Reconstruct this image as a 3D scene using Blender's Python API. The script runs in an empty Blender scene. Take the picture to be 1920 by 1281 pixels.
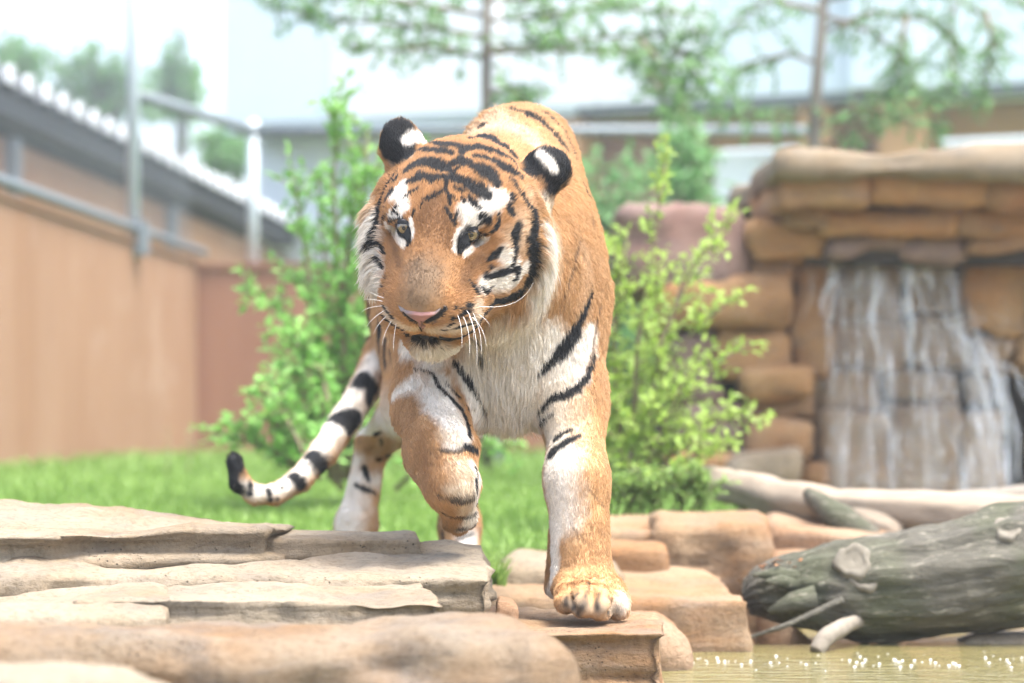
import bpy, math, random
import numpy as np
from mathutils import Vector, Matrix
from mathutils.bvhtree import BVHTree

random.seed(7)
rng = np.random.default_rng(7)
scene = bpy.context.scene
COL = scene.collection

# ------------------------------------------------------------ camera
CZ = 0.38                      # eye height above the lawn
FPX = 85.0 / 36.0 * 1920.0     # focal length in photo pixels
cam_data = bpy.data.cameras.new('camera')
cam = bpy.data.objects.new('camera', cam_data)
COL.objects.link(cam)
cam.location = (0, 0, CZ)
cam.rotation_euler = (math.radians(90), 0, 0)
cam_data.sensor_width = 36.0
cam_data.lens = 85.0
cam_data.shift_y = (800 - 640.5) / 1920.0
cam_data.clip_start = 0.1
cam_data.clip_end = 300.0
cam_data.dof.use_dof = True
cam_data.dof.focus_distance = 4.40
cam_data.dof.aperture_fstop = 2.7
scene.camera = cam

# ------------------------------------------------------------ daylight
SUN_EL, SUN_AZ = math.radians(69), math.radians(120)   # azimuth measured from +Y towards +X
world = bpy.data.worlds.new('World')
scene.world = world
world.use_nodes = True
wn = world.node_tree
wn.nodes.clear()
wo = wn.nodes.new('ShaderNodeOutputWorld')
wb = wn.nodes.new('ShaderNodeBackground')
ws = wn.nodes.new('ShaderNodeTexSky')
ws.sky_type = 'NISHITA'
ws.sun_disc = False
ws.sun_elevation = SUN_EL
ws.sun_rotation = SUN_AZ
ws.air_density = 1.0
ws.dust_density = 5.0
ws.ozone_density = 1.0
wb.inputs['Strength'].default_value = 0.15
wh = wn.nodes.new('ShaderNodeHueSaturation')      # thin bright cloud: a paler, less blue sky
wh.inputs['Saturation'].default_value = .85
wh.inputs['Value'].default_value = 1.15
wn.links.new(ws.outputs[0], wh.inputs['Color'])
wn.links.new(wh.outputs[0], wb.inputs[0])
wn.links.new(wb.outputs[0], wo.inputs[0])

sun_data = bpy.data.lights.new('sun', 'SUN')
sun_data.energy = 1.35
sun_data.angle = math.radians(16)
sun_data.color = (1.0, 0.985, 0.95)
sun = bpy.data.objects.new('sun', sun_data)
COL.objects.link(sun)
sdir = Vector((math.sin(SUN_AZ) * math.cos(SUN_EL), math.cos(SUN_AZ) * math.cos(SUN_EL), math.sin(SUN_EL)))
sun.rotation_euler = sdir.to_track_quat('Z', 'Y').to_euler()

scene.view_settings.view_transform = 'Standard'
scene.view_settings.look = 'None'
scene.view_settings.exposure = 2.15
scene.view_settings.gamma = 1.0
scene.view_settings.use_curve_mapping = False
scene.render.engine = 'CYCLES'
scene.cycles.use_denoising = True
scene.cycles.max_bounces = 6
scene.cycles.transparent_max_bounces = 12
scene.cycles.caustics_reflective = False
scene.cycles.caustics_refractive = False

# ------------------------------------------------------------ helpers
def W(px, py, D):
    """point at distance D along the view of photo pixel (px, py)"""
    return Vector(((px - 960) * D / FPX, D, CZ - (py - 800) * D / FPX))

def _hash(ix, iy, iz, seed):
    h = (ix * 374761393 + iy * 668265263 + iz * 2147483647 + seed * 974711) & 0xffffffff
    h = ((h ^ (h >> 13)) * 1274126177) & 0xffffffff
    h = ((h ^ (h >> 16)) * 2246822519) & 0xffffffff
    return ((h ^ (h >> 15)) & 0xffffff) / float(0xffffff)

def vnoise(P, freq=1.0, seed=0):
    """smooth value noise in -1..1 for an (n,3) array"""
    q = np.asarray(P, dtype=np.float64) * freq
    i = np.floor(q).astype(np.int64)
    f = q - i
    f = f * f * f * (f * (f * 6 - 15) + 10)
    r = 0.0
    for dx in (0, 1):
        wx = f[:, 0] if dx else 1 - f[:, 0]
        for dy in (0, 1):
            wy = f[:, 1] if dy else 1 - f[:, 1]
            for dz in (0, 1):
                wz = f[:, 2] if dz else 1 - f[:, 2]
                r = r + wx * wy * wz * _hash(i[:, 0] + dx, i[:, 1] + dy, i[:, 2] + dz, seed)
    return r * 2 - 1

def fbm(P, freq=1.0, octaves=4, seed=0, gain=0.5):
    a, s, t = 1.0, 0.0, 0.0
    for k in range(octaves):
        s = s + a * vnoise(P, freq, seed + k * 17)
        t += a
        a *= gain
        freq *= 2.03
    return s / t

def new_mesh(name, verts, faces, mat=None, smooth=True):
    me = bpy.data.meshes.new(name)
    V = np.asarray(verts, dtype=np.float32)
    me.vertices.add(len(V))
    me.vertices.foreach_set('co', V.ravel())
    if isinstance(faces, np.ndarray):
        n, k = faces.shape
        me.loops.add(n * k)
        me.loops.foreach_set('vertex_index', faces.astype(np.int32).ravel())
        me.polygons.add(n)
        me.polygons.foreach_set('loop_start', np.arange(0, n * k, k, dtype=np.int32))
        if hasattr(me.polygons[0], 'loop_total'):
            try:
                me.polygons.foreach_set('loop_total', np.full(n, k, dtype=np.int32))
            except Exception:
                pass
    else:
        flat = [i for f in faces for i in f]
        starts = np.cumsum([0] + [len(f) for f in faces[:-1]]).astype(np.int32)
        me.loops.add(len(flat))
        me.loops.foreach_set('vertex_index', np.array(flat, dtype=np.int32))
        me.polygons.add(len(faces))
        me.polygons.foreach_set('loop_start', starts)
    me.update(calc_edges=True)
    me.validate()
    me.polygons.foreach_set('use_smooth', np.full(len(me.polygons), bool(smooth)))
    if mat is not None:
        me.materials.append(mat)
    return me

def link(name, data, parent=None, kind=None, label=None, cat=None, group=None):
    o = bpy.data.objects.new(name, data)
    COL.objects.link(o)
    if parent is not None:
        o.parent = parent
    tag(o, label, cat, group, kind)
    return o

def tag(o, label=None, cat=None, group=None, kind=None):
    if kind: o['kind'] = kind
    if label: o['label'] = label
    if cat: o['category'] = cat
    if group: o['group'] = group
    return o

def empty(name, loc, label, cat, group=None):
    o = bpy.data.objects.new(name, None)
    o.location = loc
    o.empty_display_size = 0.1
    COL.objects.link(o)
    return tag(o, label, cat, group)

def attach(o, parent):
    """parent a world-space mesh object to an Empty that only has a location"""
    o.parent = parent
    o.matrix_parent_inverse = Matrix.Translation(-Vector(parent.location))
    return o

class MB:
    """collects shapes into one mesh"""
    def __init__(self):
        self.v, self.f, self.n = [], [], 0
    def add(self, verts, faces):
        self.v.extend(tuple(p) for p in verts)
        self.f.extend(tuple(i + self.n for i in f) for f in faces)
        self.n += len(verts)
        return self
    def box(self, a, b):
        (x0, y0, z0), (x1, y1, z1) = a, b
        self.add([(x0,y0,z0),(x1,y0,z0),(x1,y1,z0),(x0,y1,z0),(x0,y0,z1),(x1,y0,z1),(x1,y1,z1),(x0,y1,z1)],
                 [(0,3,2,1),(4,5,6,7),(0,1,5,4),(1,2,6,5),(2,3,7,6),(3,0,4,7)])
        return self
    def tube(self, pts, radii, seg=8, cap=True):
        pts = [Vector(p) for p in pts]
        n = len(pts)
        if not hasattr(radii, '__len__'): radii = [radii] * n
        T = []
        for i in range(n):
            T.append((pts[min(i + 1, n - 1)] - pts[max(i - 1, 0)]).normalized())
        u = T[0].orthogonal().normalized()
        V, Fc = [], []
        for i in range(n):
            u = (u - T[i] * u.dot(T[i])).normalized()
            w = T[i].cross(u)
            for k in range(seg):
                a = 2 * math.pi * k / seg
                V.append(pts[i] + (u * math.cos(a) + w * math.sin(a)) * radii[i])
        for i in range(n - 1):
            for k in range(seg):
                k2 = (k + 1) % seg
                Fc.append((i*seg+k, i*seg+k2, (i+1)*seg+k2, (i+1)*seg+k))
        if cap:
            Fc.append(tuple(range(seg - 1, -1, -1)))
            Fc.append(tuple((n-1)*seg + k for k in range(seg)))
        return self.add(V, Fc)
    def mesh(self, name, mat, smooth=False):
        return new_mesh(name, self.v, self.f, mat, smooth)
    def build(self, name, mat, parent=None, smooth=False, **kw):
        o = link(name, self.mesh(name, mat, smooth), **kw)
        if parent is not None: attach(o, parent)
        return o

class NT:
    """small node-tree writer"""
    def __init__(self, name):
        self.mat = bpy.data.materials.new(name)
        self.mat.use_nodes = True
        self.t = self.mat.node_tree
        self.t.nodes.clear()
        self.out = self.t.nodes.new('ShaderNodeOutputMaterial')
    def n(self, kind, props=None, **ins):
        nd = self.t.nodes.new('ShaderNode' + kind)
        for k, v in (props or {}).items(): setattr(nd, k, v)
        for k, v in ins.items():
            key = k.replace('_', ' ')
            s = nd.inputs[int(k[1:])] if k[0] == 'i' and k[1:].isdigit() else nd.inputs[key]
            if isinstance(v, bpy.types.NodeSocket): self.t.links.new(v, s)
            else: s.default_value = v
        return nd
    def ramp(self, fac, stops):
        r = self.n('ValToRGB', i0=fac)
        e = r.color_ramp.elements
        while len(e) < len(stops): e.new(0.5)
        for q, (p, c) in zip(e, stops):
            q.position = p
            q.color = (c, c, c, 1) if not hasattr(c, '__len__') else (*c, 1)
        return r.outputs[0]
    def mix(self, fac, a, b, mode='MIX'):
        m = self.t.nodes.new('ShaderNodeMix')
        m.data_type = 'RGBA'
        m.blend_type = mode
        for s, v in ((m.inputs[0], fac), (m.inputs[6], a), (m.inputs[7], b)):
            if isinstance(v, bpy.types.NodeSocket): self.t.links.new(v, s)
            elif hasattr(v, '__len__') and len(v) == 3: s.default_value = (*v, 1)
            else: s.default_value = v
        return m.outputs[2]
    def math(self, op, a, b=0.0, c=None):
        m = self.t.nodes.new('ShaderNodeMath')
        m.operation = op
        for s, v in zip(m.inputs, (a, b, c)):
            if v is None: continue
            if isinstance(v, bpy.types.NodeSocket): self.t.links.new(v, s)
            else: s.default_value = v
        return m.outputs[0]
    def coord(self, scale=(1, 1, 1), rot=(0, 0, 0)):
        tc = self.n('TexCoord')
        mp = self.n('Mapping', Vector=tc.outputs['Object'])
        mp.inputs['Scale'].default_value = scale
        mp.inputs['Rotation'].default_value = rot
        return mp.outputs[0]
    def noise(self, vec, scale=5.0, detail=5.0, rough=0.55, dist=0.0):
        return self.n('TexNoise', Vector=vec, Scale=scale, Detail=detail, Roughness=rough, Distortion=dist).outputs[0]
    def bump(self, height, strength=0.5, distance=0.01, normal=None):
        b = self.n('Bump', Height=height, Strength=strength, Distance=distance)
        if normal is not None: self.t.links.new(normal, b.inputs['Normal'])
        return b.outputs[0]
    def done(self, shader):
        self.t.links.new(shader, self.out.inputs[0])
        return self.mat
    def principled(self, color, rough=0.7, spec=0.3, normal=None, metal=0.0, **kw):
        p = self.n('BsdfPrincipled')
        def put(key, v):
            s = p.inputs[key]
            if isinstance(v, bpy.types.NodeSocket): self.t.links.new(v, s)
            elif hasattr(v, '__len__') and len(v) == 3: s.default_value = (*v, 1)
            else: s.default_value = v
        put('Base Color', color); put('Roughness', rough); put('Specular IOR Level', spec); put('Metallic', metal)
        if normal is not None: self.t.links.new(normal, p.inputs['Normal'])
        for k, v in kw.items(): put(k.replace('_', ' '), v)
        return p.outputs[0]

def flat_mat(name, color, rough=0.7, spec=0.3, metal=0.0, var=0.15, scale=8.0):
    m = NT(name)
    c = m.coord()
    nz = m.noise(c, scale, 5)
    col = m.mix(nz, tuple(x * (1 - var) for x in color), tuple(min(1, x * (1 + var)) for x in color))
    return m.done(m.principled(col, rough, spec, m.bump(nz, 0.15, 0.01), metal))
# ============================================================ GROUND AND SETTING
def gz(x, y):
    """height of the lawn"""
    t = np.clip((np.asarray(y, float) - 6.0) / 3.2, 0, 1)
    return .115 * t * t * (3 - 2 * t)

m = NT('lawn_soil')
c = m.coord()
nz = m.noise(c, 3.0, 6)
lawn_mat = m.done(m.principled(m.mix(nz, (.055, .105, .020), (.10, .165, .032)), .95, .1, m.bump(m.noise(c, 40, 4), .6, .03)))
V, Fc = [], []
xs = np.concatenate([np.linspace(-90, -6, 8), np.linspace(-5, 5, 61), np.linspace(6, 90, 8)])
ys = np.concatenate([[5.55, 5.62], np.linspace(5.7, 20, 72), np.linspace(22, 140, 12)])
for j, y in enumerate(ys):
    for i, x in enumerate(xs):
        z = (float(gz(x, y)) if (x < (.0 if y < 6.45 else .66)) or (y > 7.3 and (x < .80 or y > 10.6 or x > 6)) else -.35) + .012 * math.sin(x * 3.1 + y) * math.sin(y * 2.3)
        if j == 0: z = -.6
        V.append((x, y, z))
nx = len(xs)
Fc = [(j*nx+i, j*nx+i+1, (j+1)*nx+i+1, (j+1)*nx+i) for j in range(len(ys)-1) for i in range(nx-1)]
link('lawn', new_mesh('lawn', V, Fc, lawn_mat), kind='structure')

m = NT('pond_bed')
c = m.coord()
bed_mat = m.done(m.principled(m.mix(m.noise(c, 6, 5), (.16, .12, .07), (.28, .21, .13)), .9, .2))
mb = MB(); mb.box((-60, -40, -.75), (60, 10.7, -.42)); mb.build('pond_bed', bed_mat, kind='structure')

# pond: murky olive water with small ripples
m = NT('pond_water')
c = m.coord((1, 2.6, 1))
rip = m.n('TexNoise', Vector=c, Scale=9.0, Detail=3.0, Roughness=.5).outputs[0]
rip2 = m.n('TexNoise', Vector=c, Scale=34.0, Detail=2.0, Roughness=.5).outputs[0]
h = m.math('ADD', rip, m.math('MULTIPLY', rip2, .25))
water_mat = m.done(m.principled(m.mix(m.noise(c, 1.2, 3), (.13, .115, .045), (.19, .165, .07)), .05, .5, m.bump(h, .32, .035), IOR=1.33))
V, Fc = [], []
nx, ny = 60, 50
for j in range(ny + 1):
    for i in range(nx + 1):
        V.append((-1.5 + 10.6 * (i / nx) ** 1.5, 2.0 + (3.55 if i < 22 else 8.3) * j / ny, -.12))
Fc = [(j*(nx+1)+i, j*(nx+1)+i+1, (j+1)*(nx+1)+i+1, (j+1)*(nx+1)+i) for j in range(ny) for i in range(nx)]
link('pond_water', new_mesh('pond_water', V, Fc, water_mat), kind='structure')

# ------------------------------------------------------------ rust-coloured enclosure walls
m = NT('stained_concrete')
c = m.coord()
big = m.noise(c, .9, 4, .6)
streak = m.noise(m.coord((1.0, 1.0, .16)), 1.6, 5, .6)
fine = m.noise(c, 30, 5, .7)
col = m.mix(big, (.205, .112, .060), (.285, .170, .10))
col = m.mix(m.ramp(streak, [(.40, 0), (.85, .35)]), col, (.37, .275, .20))
col = m.mix(m.math('MULTIPLY', fine, .35), col, (.20, .10, .05))
drip = m.noise(m.coord((5.0, 5.0, .35)), 1.6, 6, .7)
col = m.mix(m.ramp(drip, [(.52, 0), (.72, .55)]), col, (.17, .095, .055))
col = m.mix(m.ramp(m.noise(c, 1.7, 5, .7), [(.55, 0), (.75, .35)]), col, (.42, .33, .26))
conc_mat = m.done(m.principled(col, .85, .2, m.bump(fine, .3, .01)))
m = NT('shade_tinted_concrete')
c = m.coord()
col = m.mix(m.noise(m.coord((2.0, 2.0, .15)), 2.0, 6, .65), (.18, .082, .050), (.28, .145, .09))  # darker reddish tones carry the shade on the far wall
shade_tint_mat = m.done(m.principled(col, .85, .2, m.bump(m.noise(c, 30, 5), .3, .01)))
steel_mat = flat_mat('galvanised_steel', (.46, .53, .57), .5, .5, .1, var=.25, scale=30)
dark_steel = flat_mat('weathered_steel', (.16, .19, .21), .6, .4, .3, var=.25, scale=20)

WD = Vector((-2.56 + 2.965, 5.5, 0)).normalized()          # the left wall runs along this
WP = Vector((-2.56, 19.5, 0))
def wp(s, z=0, off=0):
    n = Vector((-WD.y, WD.x, 0))                          # away from the lawn
    return WP + WD * s + n * off + Vector((0, 0, z))
def slab(name, s0, s1, z0, z1, o0, o1, mat, parent=None, **kw):
    mb = MB()
    P = [wp(s, z, o) for z in (z0, z1) for (s, o) in ((s0, o0), (s1, o0), (s1, o1), (s0, o1))]
    mb.add(P, [(3,2,1,0),(4,5,6,7),(0,1,5,4),(1,2,6,5),(2,3,7,6),(3,0,4,7)])
    return mb.build(name, mat, parent, **kw)
lw = empty('enclosure_wall', wp(-3), 'long rust-stained concrete wall carrying the chain-link fence on the left of the lawn', 'wall')
slab('wall_panel', -12.0, -4.62, .0, 1.70, .0, .25, conc_mat, lw)
slab('wall_panel', -4.60, 0.0, .0, 1.70, .004, .25, conc_mat, lw)
slab('coping', -12.0, .0, 1.70, 1.745, -.02, .27, conc_mat, lw)
bw = empty('enclosure_wall', (-.5, 19.6, 0), 'concrete wall, its shade painted in as dark red, closing the far end of the lawn behind the shrub', 'wall')
mb = MB(); mb.box((-2.55, 19.5, 0), (-1.86, 19.75, 1.66)); mb.build('wall_panel', shade_tint_mat, bw)
mb = MB(); mb.box((-1.84, 19.505, 0), (.30, 19.75, 1.66)); mb.build('wall_panel', shade_tint_mat, bw)
mb = MB(); mb.box((.32, 19.5, 0), (2.4, 19.75, 1.66)); mb.build('wall_panel', shade_tint_mat, bw)
mb = MB(); mb.box((-2.57, 19.47, 1.66), (2.4, 19.78, 1.70)); mb.build('coping', shade_tint_mat, bw)

# fence on the wall
fe = empty('chain_link_fence', wp(-3, 1.745, .1), 'tall grey chain-link fence standing on the rust-stained wall', 'fence')
def rail(name, a, b, r, mat, parent, seg=10):
    MB().tube([a, b], r, seg).build(name, mat, parent, True)
for s in (-2.07,):
    rail('fence_post', wp(s, 1.60, .02), wp(s, 5.2, .02), .046, steel_mat, fe)
rail('fence_post', Vector((-2.10, 19.6, 1.60)), Vector((-2.10, 19.6, 2.86)), .045, steel_mat, fe)
rail('rail', wp(-12, 1.80, -.02), wp(.3, 1.80, -.02), .034, dark_steel, fe)
rail('rail', wp(-2.05, 2.78, .02), Vector((-2.10, 19.6, 2.78)), .045, dark_steel, fe)
rail('rail', Vector((-2.10, 19.6, 2.78)), (2.4, 19.62, 2.78), .042, dark_steel, fe)
mb = MB(); mb.box((-.05, -.05, 0), (.05, .05, .16))
for s in (-2.07,):
    slab('bracket', s - .10, s + .10, 1.62, 1.86, -.075, -.005, dark_steel, fe)
mb = MB()
def wire(a, b, r=.0019):
    a, b = Vector(a), Vector(b)
    d = (b - a).normalized(); u = d.orthogonal().normalized() * r; w = d.cross(u)
    P = [q + u * math.cos(t) + w * math.sin(t) for q in (a, b) for t in (0, 2.094, 4.189)]
    mb.add(P, [(0,1,4,3),(1,2,5,4),(2,0,3,5)])
step, H0, H1 = .085, 1.80, 4.6
k = -12.0 - (H1 - H0)
while k < 0.0:
    for sg in (1, -1):
        a, b = (k, k + (H1 - H0)) if sg == 1 else (k + (H1 - H0), k)
        z0, z1 = H0, H1
        # clip to the run of the fence
        def clip(s0, z0, s1, z1):
            for lim, keep in ((-12.0, 1), (.0, -1)):
                if (s0 - lim) * keep < 0 and (s1 - lim) * keep < 0: return None
                if (s0 - lim) * keep < 0: t = (lim - s0) / (s1 - s0); s0, z0 = lim, z0 + t * (z1 - z0)
                if (s1 - lim) * keep < 0: t = (lim - s0) / (s1 - s0); s1, z1 = lim, z0 + t * (z1 - z0)
            return s0, z0, s1, z1
        q = clip(a, z0, b, z1)
        if q: wire(wp(q[0], q[1], .03 + .004 * sg), wp(q[2], q[3], .03 + .004 * sg))
    k += step
mb.build('chain_link_mesh', dark_steel, fe, kind='stuff')

# long shed behind the fence with a corrugated roof
sh = empty('long_shed', wp(2, 0, 1.6), 'long tan shed with a dark gutter and wavy corrugated roof edge behind the fence', 'shed')
def bp(s, z, o): return wp(s, z, o)
OFF = 1.15
gutter_mat = flat_mat('dark_gutter', (.03, .036, .042), .6, .4, var=.2)
slab('wall', -9.0, -1.4, 0, 2.55, OFF, OFF + .2, conc_mat, sh)
slab('wall', -1.36, 4.2, 0, 2.55, OFF + .006, OFF + .2, conc_mat, sh)
slab('wall', 4.24, 13, 0, 2.55, OFF, OFF + .2, conc_mat, sh)
for s in (-1.45, 4.15):
    slab('downpipe', s, s + .14, 0, 2.55, OFF - .1, OFF - .002, dark_steel, sh)
slab('gutter', -9.0, 13, 2.67, 2.83, OFF - .14, OFF + .12, gutter_mat, sh)
sky_gap_mat = flat_mat('sky_gap_white', (.72, .76, .78), .35, .5, .2, var=.08)
V, Fc = [], []
ns = 22 * 4 * 10
for i in range(ns + 1):
    s = -9.0 + 22.0 * i / ns
    w = .085 * math.cos(s / .50 * 2 * math.pi)
    for o, z in ((OFF - .20, 2.92), (OFF + 2.6, 3.10)):
        V += [bp(s, z + w, o), bp(s, z + w - .012, o)]
for i in range(ns):
    a, b = i * 4, i * 4 + 4
    Fc += [(a, b, b+2, a+2), (a+1, a+3, b+3, b+1), (a, a+1, b+1, b), (a+2, b+2, b+3, a+3)]
attach(link('roof', new_mesh('roof', V, Fc, gutter_mat)), sh)
for i in range(44):  # white half-discs standing in for bright sky seen through the roof gaps
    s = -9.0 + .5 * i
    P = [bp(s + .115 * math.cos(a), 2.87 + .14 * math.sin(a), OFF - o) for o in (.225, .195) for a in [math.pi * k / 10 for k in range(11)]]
    MB().add(P, [tuple(range(11)), tuple(range(21, 10, -1))] + [(k, k + 11, k + 12, k + 1) for k in range(10)]).build('sky_gap_disc', sky_gap_mat, sh)

# ------------------------------------------------------------ pale hall beyond the lawn
pale_mat = flat_mat('pale_metal_cladding', (.62, .67, .69), .5, .4, .0, var=.06, scale=.6)
pale2_mat = flat_mat('grey_blue_cladding', (.50, .585, .63), .5, .4, .0, var=.08, scale=.6)
m = NT('brick_red')
c = m.coord((1, 1, 1), (math.radians(90), 0, 0))
br = m.n('TexBrick', Vector=c, Scale=3.6)
br.inputs['Color1'].default_value = (.25, .10, .07, 1); br.inputs['Color2'].default_value = (.38, .19, .12, 1); br.inputs['Mortar'].default_value = (.42, .36, .31, 1)
brick_mat = m.done(m.principled(br.outputs[0], .9, .2))
ochre_mat = flat_mat('ochre_render', (.42, .24, .11), .85, .2, var=.2, scale=2)
white_mat = flat_mat('white_paint', (.82, .84, .85), .4, .4, var=.03)
pane_glare_mat = flat_mat('pane_glare_white', (.80, .86, .90), .06, .8, var=.05)  # near-white base stands in for bright reflections in the panes
HA, HB = Vector((-3.57, 30.0, 0)), Vector((5.55, 26.2, 0))
HD = (HB - HA).normalized()
HN = Vector((-HD.y, HD.x, 0))
def hp(px, z, o=0.0):
    """point on the hall's front at photo column px"""
    t = (px - 960) / FPX
    s = (t * HA.y - HA.x) / (HD.x - t * HD.y)
    return HA + HD * s + HN * o + Vector((0, 0, z))
def hbox(name, p0, p1, z0, z1, o0, o1, mat, parent, **kw):
    P = [hp(p, z, 0) + HN * o for z in (z0, z1) for (p, o) in ((p0, o0), (p1, o0), (p1, o1), (p0, o1))]
    return MB().add(P, [(3,2,1,0),(4,5,6,7),(0,1,5,4),(1,2,6,5),(2,3,7,6),(3,0,4,7)]).build(name, mat, parent, **kw)
hall = empty('hall', hp(1200, 0, 1), 'large pale metal-clad hall over a brick ground floor behind the waterfall', 'building')
cuts = [418, 620, 905, 1120, 1330, 1605, 1735, 1935, 2150, 2400]
for i, (a, b) in enumerate(zip(cuts[:-1], cuts[1:])):
    hbox('cladding_panel', a, b - 2, 4.12, 9.5, .0 if i != 5 else -.25, .4, pale2_mat if i in (0, 4, 5, 6, 7) else pale_mat, hall)
hbox('edge_strip', 418, 1078, 4.02, 4.118, .05, .4, pale2_mat, hall)
hbox('edge_strip', 1080, 2400, 4.02, 4.118, .05, .4, dark_steel, hall)  # dark strip stands in for the shadow line under the cladding
hbox('soffit', 418, 2400, 4.025, 4.06, .403, 1.12, pale2_mat, hall)
hbox('wall', 418, 858, .0, 4.018, .9, 1.1, pale_mat, hall)
hbox('wall', 862, 1288, .0, 4.018, .9, 1.1, brick_mat, hall)
hbox('wall', 1292, 1486, .0, 2.9, .9, 1.1, ochre_mat, hall)
hbox('wall', 1292, 2400, 3.66, 4.018, .9, 1.1, ochre_mat, hall)
hbox('wall', 1490, 1725, .0, 3.655, .9, 1.1, brick_mat, hall)
hbox('wall', 1729, 2400, .0, 3.0, .9, 1.1, ochre_mat, hall)
for a, b in ((1028, 1080), (1490, 1548), (1640, 1728)):
    hbox('pillar', a, b, .0, 4.015, .15, .75, ochre_mat, hall)
for a, b, z0, z1 in ((1292, 1386, 2.95, 3.60), (1390, 1486, 2.95, 3.60), (1732, 1830, 3.04, 3.60), (1834, 1932, 3.04, 3.60), (1936, 2040, 3.04, 3.6)):  # the right-hand ones stand in for unidentified sunlit glitter
    f = hbox('window', a, b, z0, z1, .92, 1.05, white_mat, hall)
    P = hbox('pane', a + 7, b - 7, z0 + .06, z1 - .06, .90, .917, pane_glare_mat, None)
    mw = P.matrix_world.copy(); P.parent = f; P.matrix_parent_inverse = Matrix.Translation(-Vector(hall.location)).inverted() @ Matrix.Translation(-Vector(hall.location))
# ============================================================ ROCKS
def rock_material(name, base, rust, grey, seed=0, grain=1.0, k=.80):
    base, rust, grey = [tuple(x * k for x in q) for q in (base, rust, grey)]
    m = NT(name)
    tc = m.n('TexCoord')
    mp = m.n('Mapping', Vector=tc.outputs['Object']); mp.inputs['Location'].default_value = (seed * 3.1, seed * 1.7, seed * .9)
    c = mp.outputs[0]
    lay = m.n('Mapping', Vector=c); lay.inputs['Scale'].default_value = (1.5, 1.5, 4.5); lay.inputs['Rotation'].default_value = (.08, .05, 0)
    n1 = m.noise(c, 3.0, 5, .6); n2 = m.noise(lay.outputs[0], 3.2, 6, .65, .6); n3 = m.noise(c, 70, 6, .7); n4 = m.noise(c, 9.0, 6, .6)
    col = m.mix(m.ramp(n1, [(.38, 0), (.66, 1)]), base, rust)
    col = m.mix(m.ramp(n2, [(.48, 0), (.70, .65)]), col, grey)
    col = m.mix(m.ramp(n4, [(.60, 0), (.74, .5)]), col, tuple(min(.8, x * 1.35) for x in base))
    col = m.mix(m.ramp(n3, [(.30, .55), (.52, 0)]), col, tuple(x * .45 for x in rust))
    vo = m.n('TexVoronoi', dict(feature='DISTANCE_TO_EDGE'), Vector=m.n('Mapping', Vector=m.mix(.35, c, m.n('TexNoise', Vector=c, Scale=6.0, Detail=4.0).outputs[1])).outputs[0], Scale=4.5)
    crack = m.math('MAXIMUM', m.ramp(vo.outputs[0], [(0, 0), (.010, 1)]), m.ramp(n1, [(.60, 1), (.66, .0)]))
    col = m.mix(m.math('MULTIPLY', m.math('SUBTRACT', 1.0, crack), .22), col, tuple(x * .3 for x in grey))
    lay2 = m.n('Mapping', Vector=c); lay2.inputs['Scale'].default_value = (4.0, 4.0, 13.0); lay2.inputs['Rotation'].default_value = (.05, -.06, 0)
    n5 = m.noise(lay2.outputs[0], 3.0, 7, .7, 1.2)
    n6 = m.noise(c, 22.0, 7, .7)
    col = m.mix(m.ramp(n5, [(.58, 0), (.72, .40)]), col, tuple(x * .55 for x in grey))
    pit = m.n('TexVoronoi', Vector=c, Scale=95.0); pits = m.ramp(pit.outputs[0], [(.10, 1), (.22, 0)])
    spots = m.math('MULTIPLY', pits, m.ramp(n4, [(.50, 0), (.62, .8)]))
    col = m.mix(spots, col, tuple(x * .25 for x in grey))
    hgt = m.math('ADD', m.math('ADD', m.math('MULTIPLY', n3, .30), m.math('MULTIPLY', n6, .55)), m.math('ADD', m.math('MULTIPLY', n5, .45), m.math('MULTIPLY', crack, .12)))
    hgt = m.math('SUBTRACT', hgt, m.math('MULTIPLY', spots, .25))
    return m.done(m.principled(col, .9, .15, m.bump(hgt, .85 * grain, .018)))
SAND = rock_material('pale_sandstone', (.325, .27, .195), (.25, .185, .115), (.19, .172, .148), 0)
SAND2 = rock_material('rusty_sandstone', (.33, .235, .145), (.29, .155, .072), (.19, .16, .13), 1)
SAND3 = rock_material('brown_stone', (.33, .235, .155), (.29, .155, .08), (.17, .145, .12), 2)
SAND5 = rock_material('grey_tan_stone', (.25, .205, .150), (.225, .140, .075), (.135, .13, .122), 6)
GOLD = rock_material('golden_stone', (.44, .27, .13), (.40, .195, .08), (.24, .17, .12), 7)
GOLD2 = rock_material('amber_stone', (.37, .225, .115), (.33, .155, .065), (.20, .15, .11), 8)
SAND4 = rock_material('plum_stone', (.27, .19, .155), (.22, .125, .10), (.18, .14, .14), 3)

def box_grid(n):
    """welded surface grid of a cube, -1..1"""
    nu, nv, nw = n
    idx, V, F = {}, [], []
    def vid(a, b, c):
        k = (a, b, c)
        if k not in idx:
            idx[k] = len(V); V.append((2 * a / nu - 1, 2 * b / nv - 1, 2 * c / nw - 1))
        return idx[k]
    for a in range(nu):
        for b in range(nv):
            F.append((vid(a, b, 0), vid(a, b+1, 0), vid(a+1, b+1, 0), vid(a+1, b, 0)))
            F.append((vid(a, b, nw), vid(a+1, b, nw), vid(a+1, b+1, nw), vid(a, b+1, nw)))
    for a in range(nu):
        for c in range(nw):
            F.append((vid(a, 0, c), vid(a+1, 0, c), vid(a+1, 0, c+1), vid(a, 0, c+1)))
            F.append((vid(a, nv, c), vid(a, nv, c+1), vid(a+1, nv, c+1), vid(a+1, nv, c)))
    for b in range(nv):
        for c in range(nw):
            F.append((vid(0, b, c), vid(0, b, c+1), vid(0, b+1, c+1), vid(0, b+1, c)))
            F.append((vid(nu, b, c), vid(nu, b+1, c), vid(nu, b+1, c+1), vid(nu, b, c+1)))
    return np.array(V, float), np.array(F, int)
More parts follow.
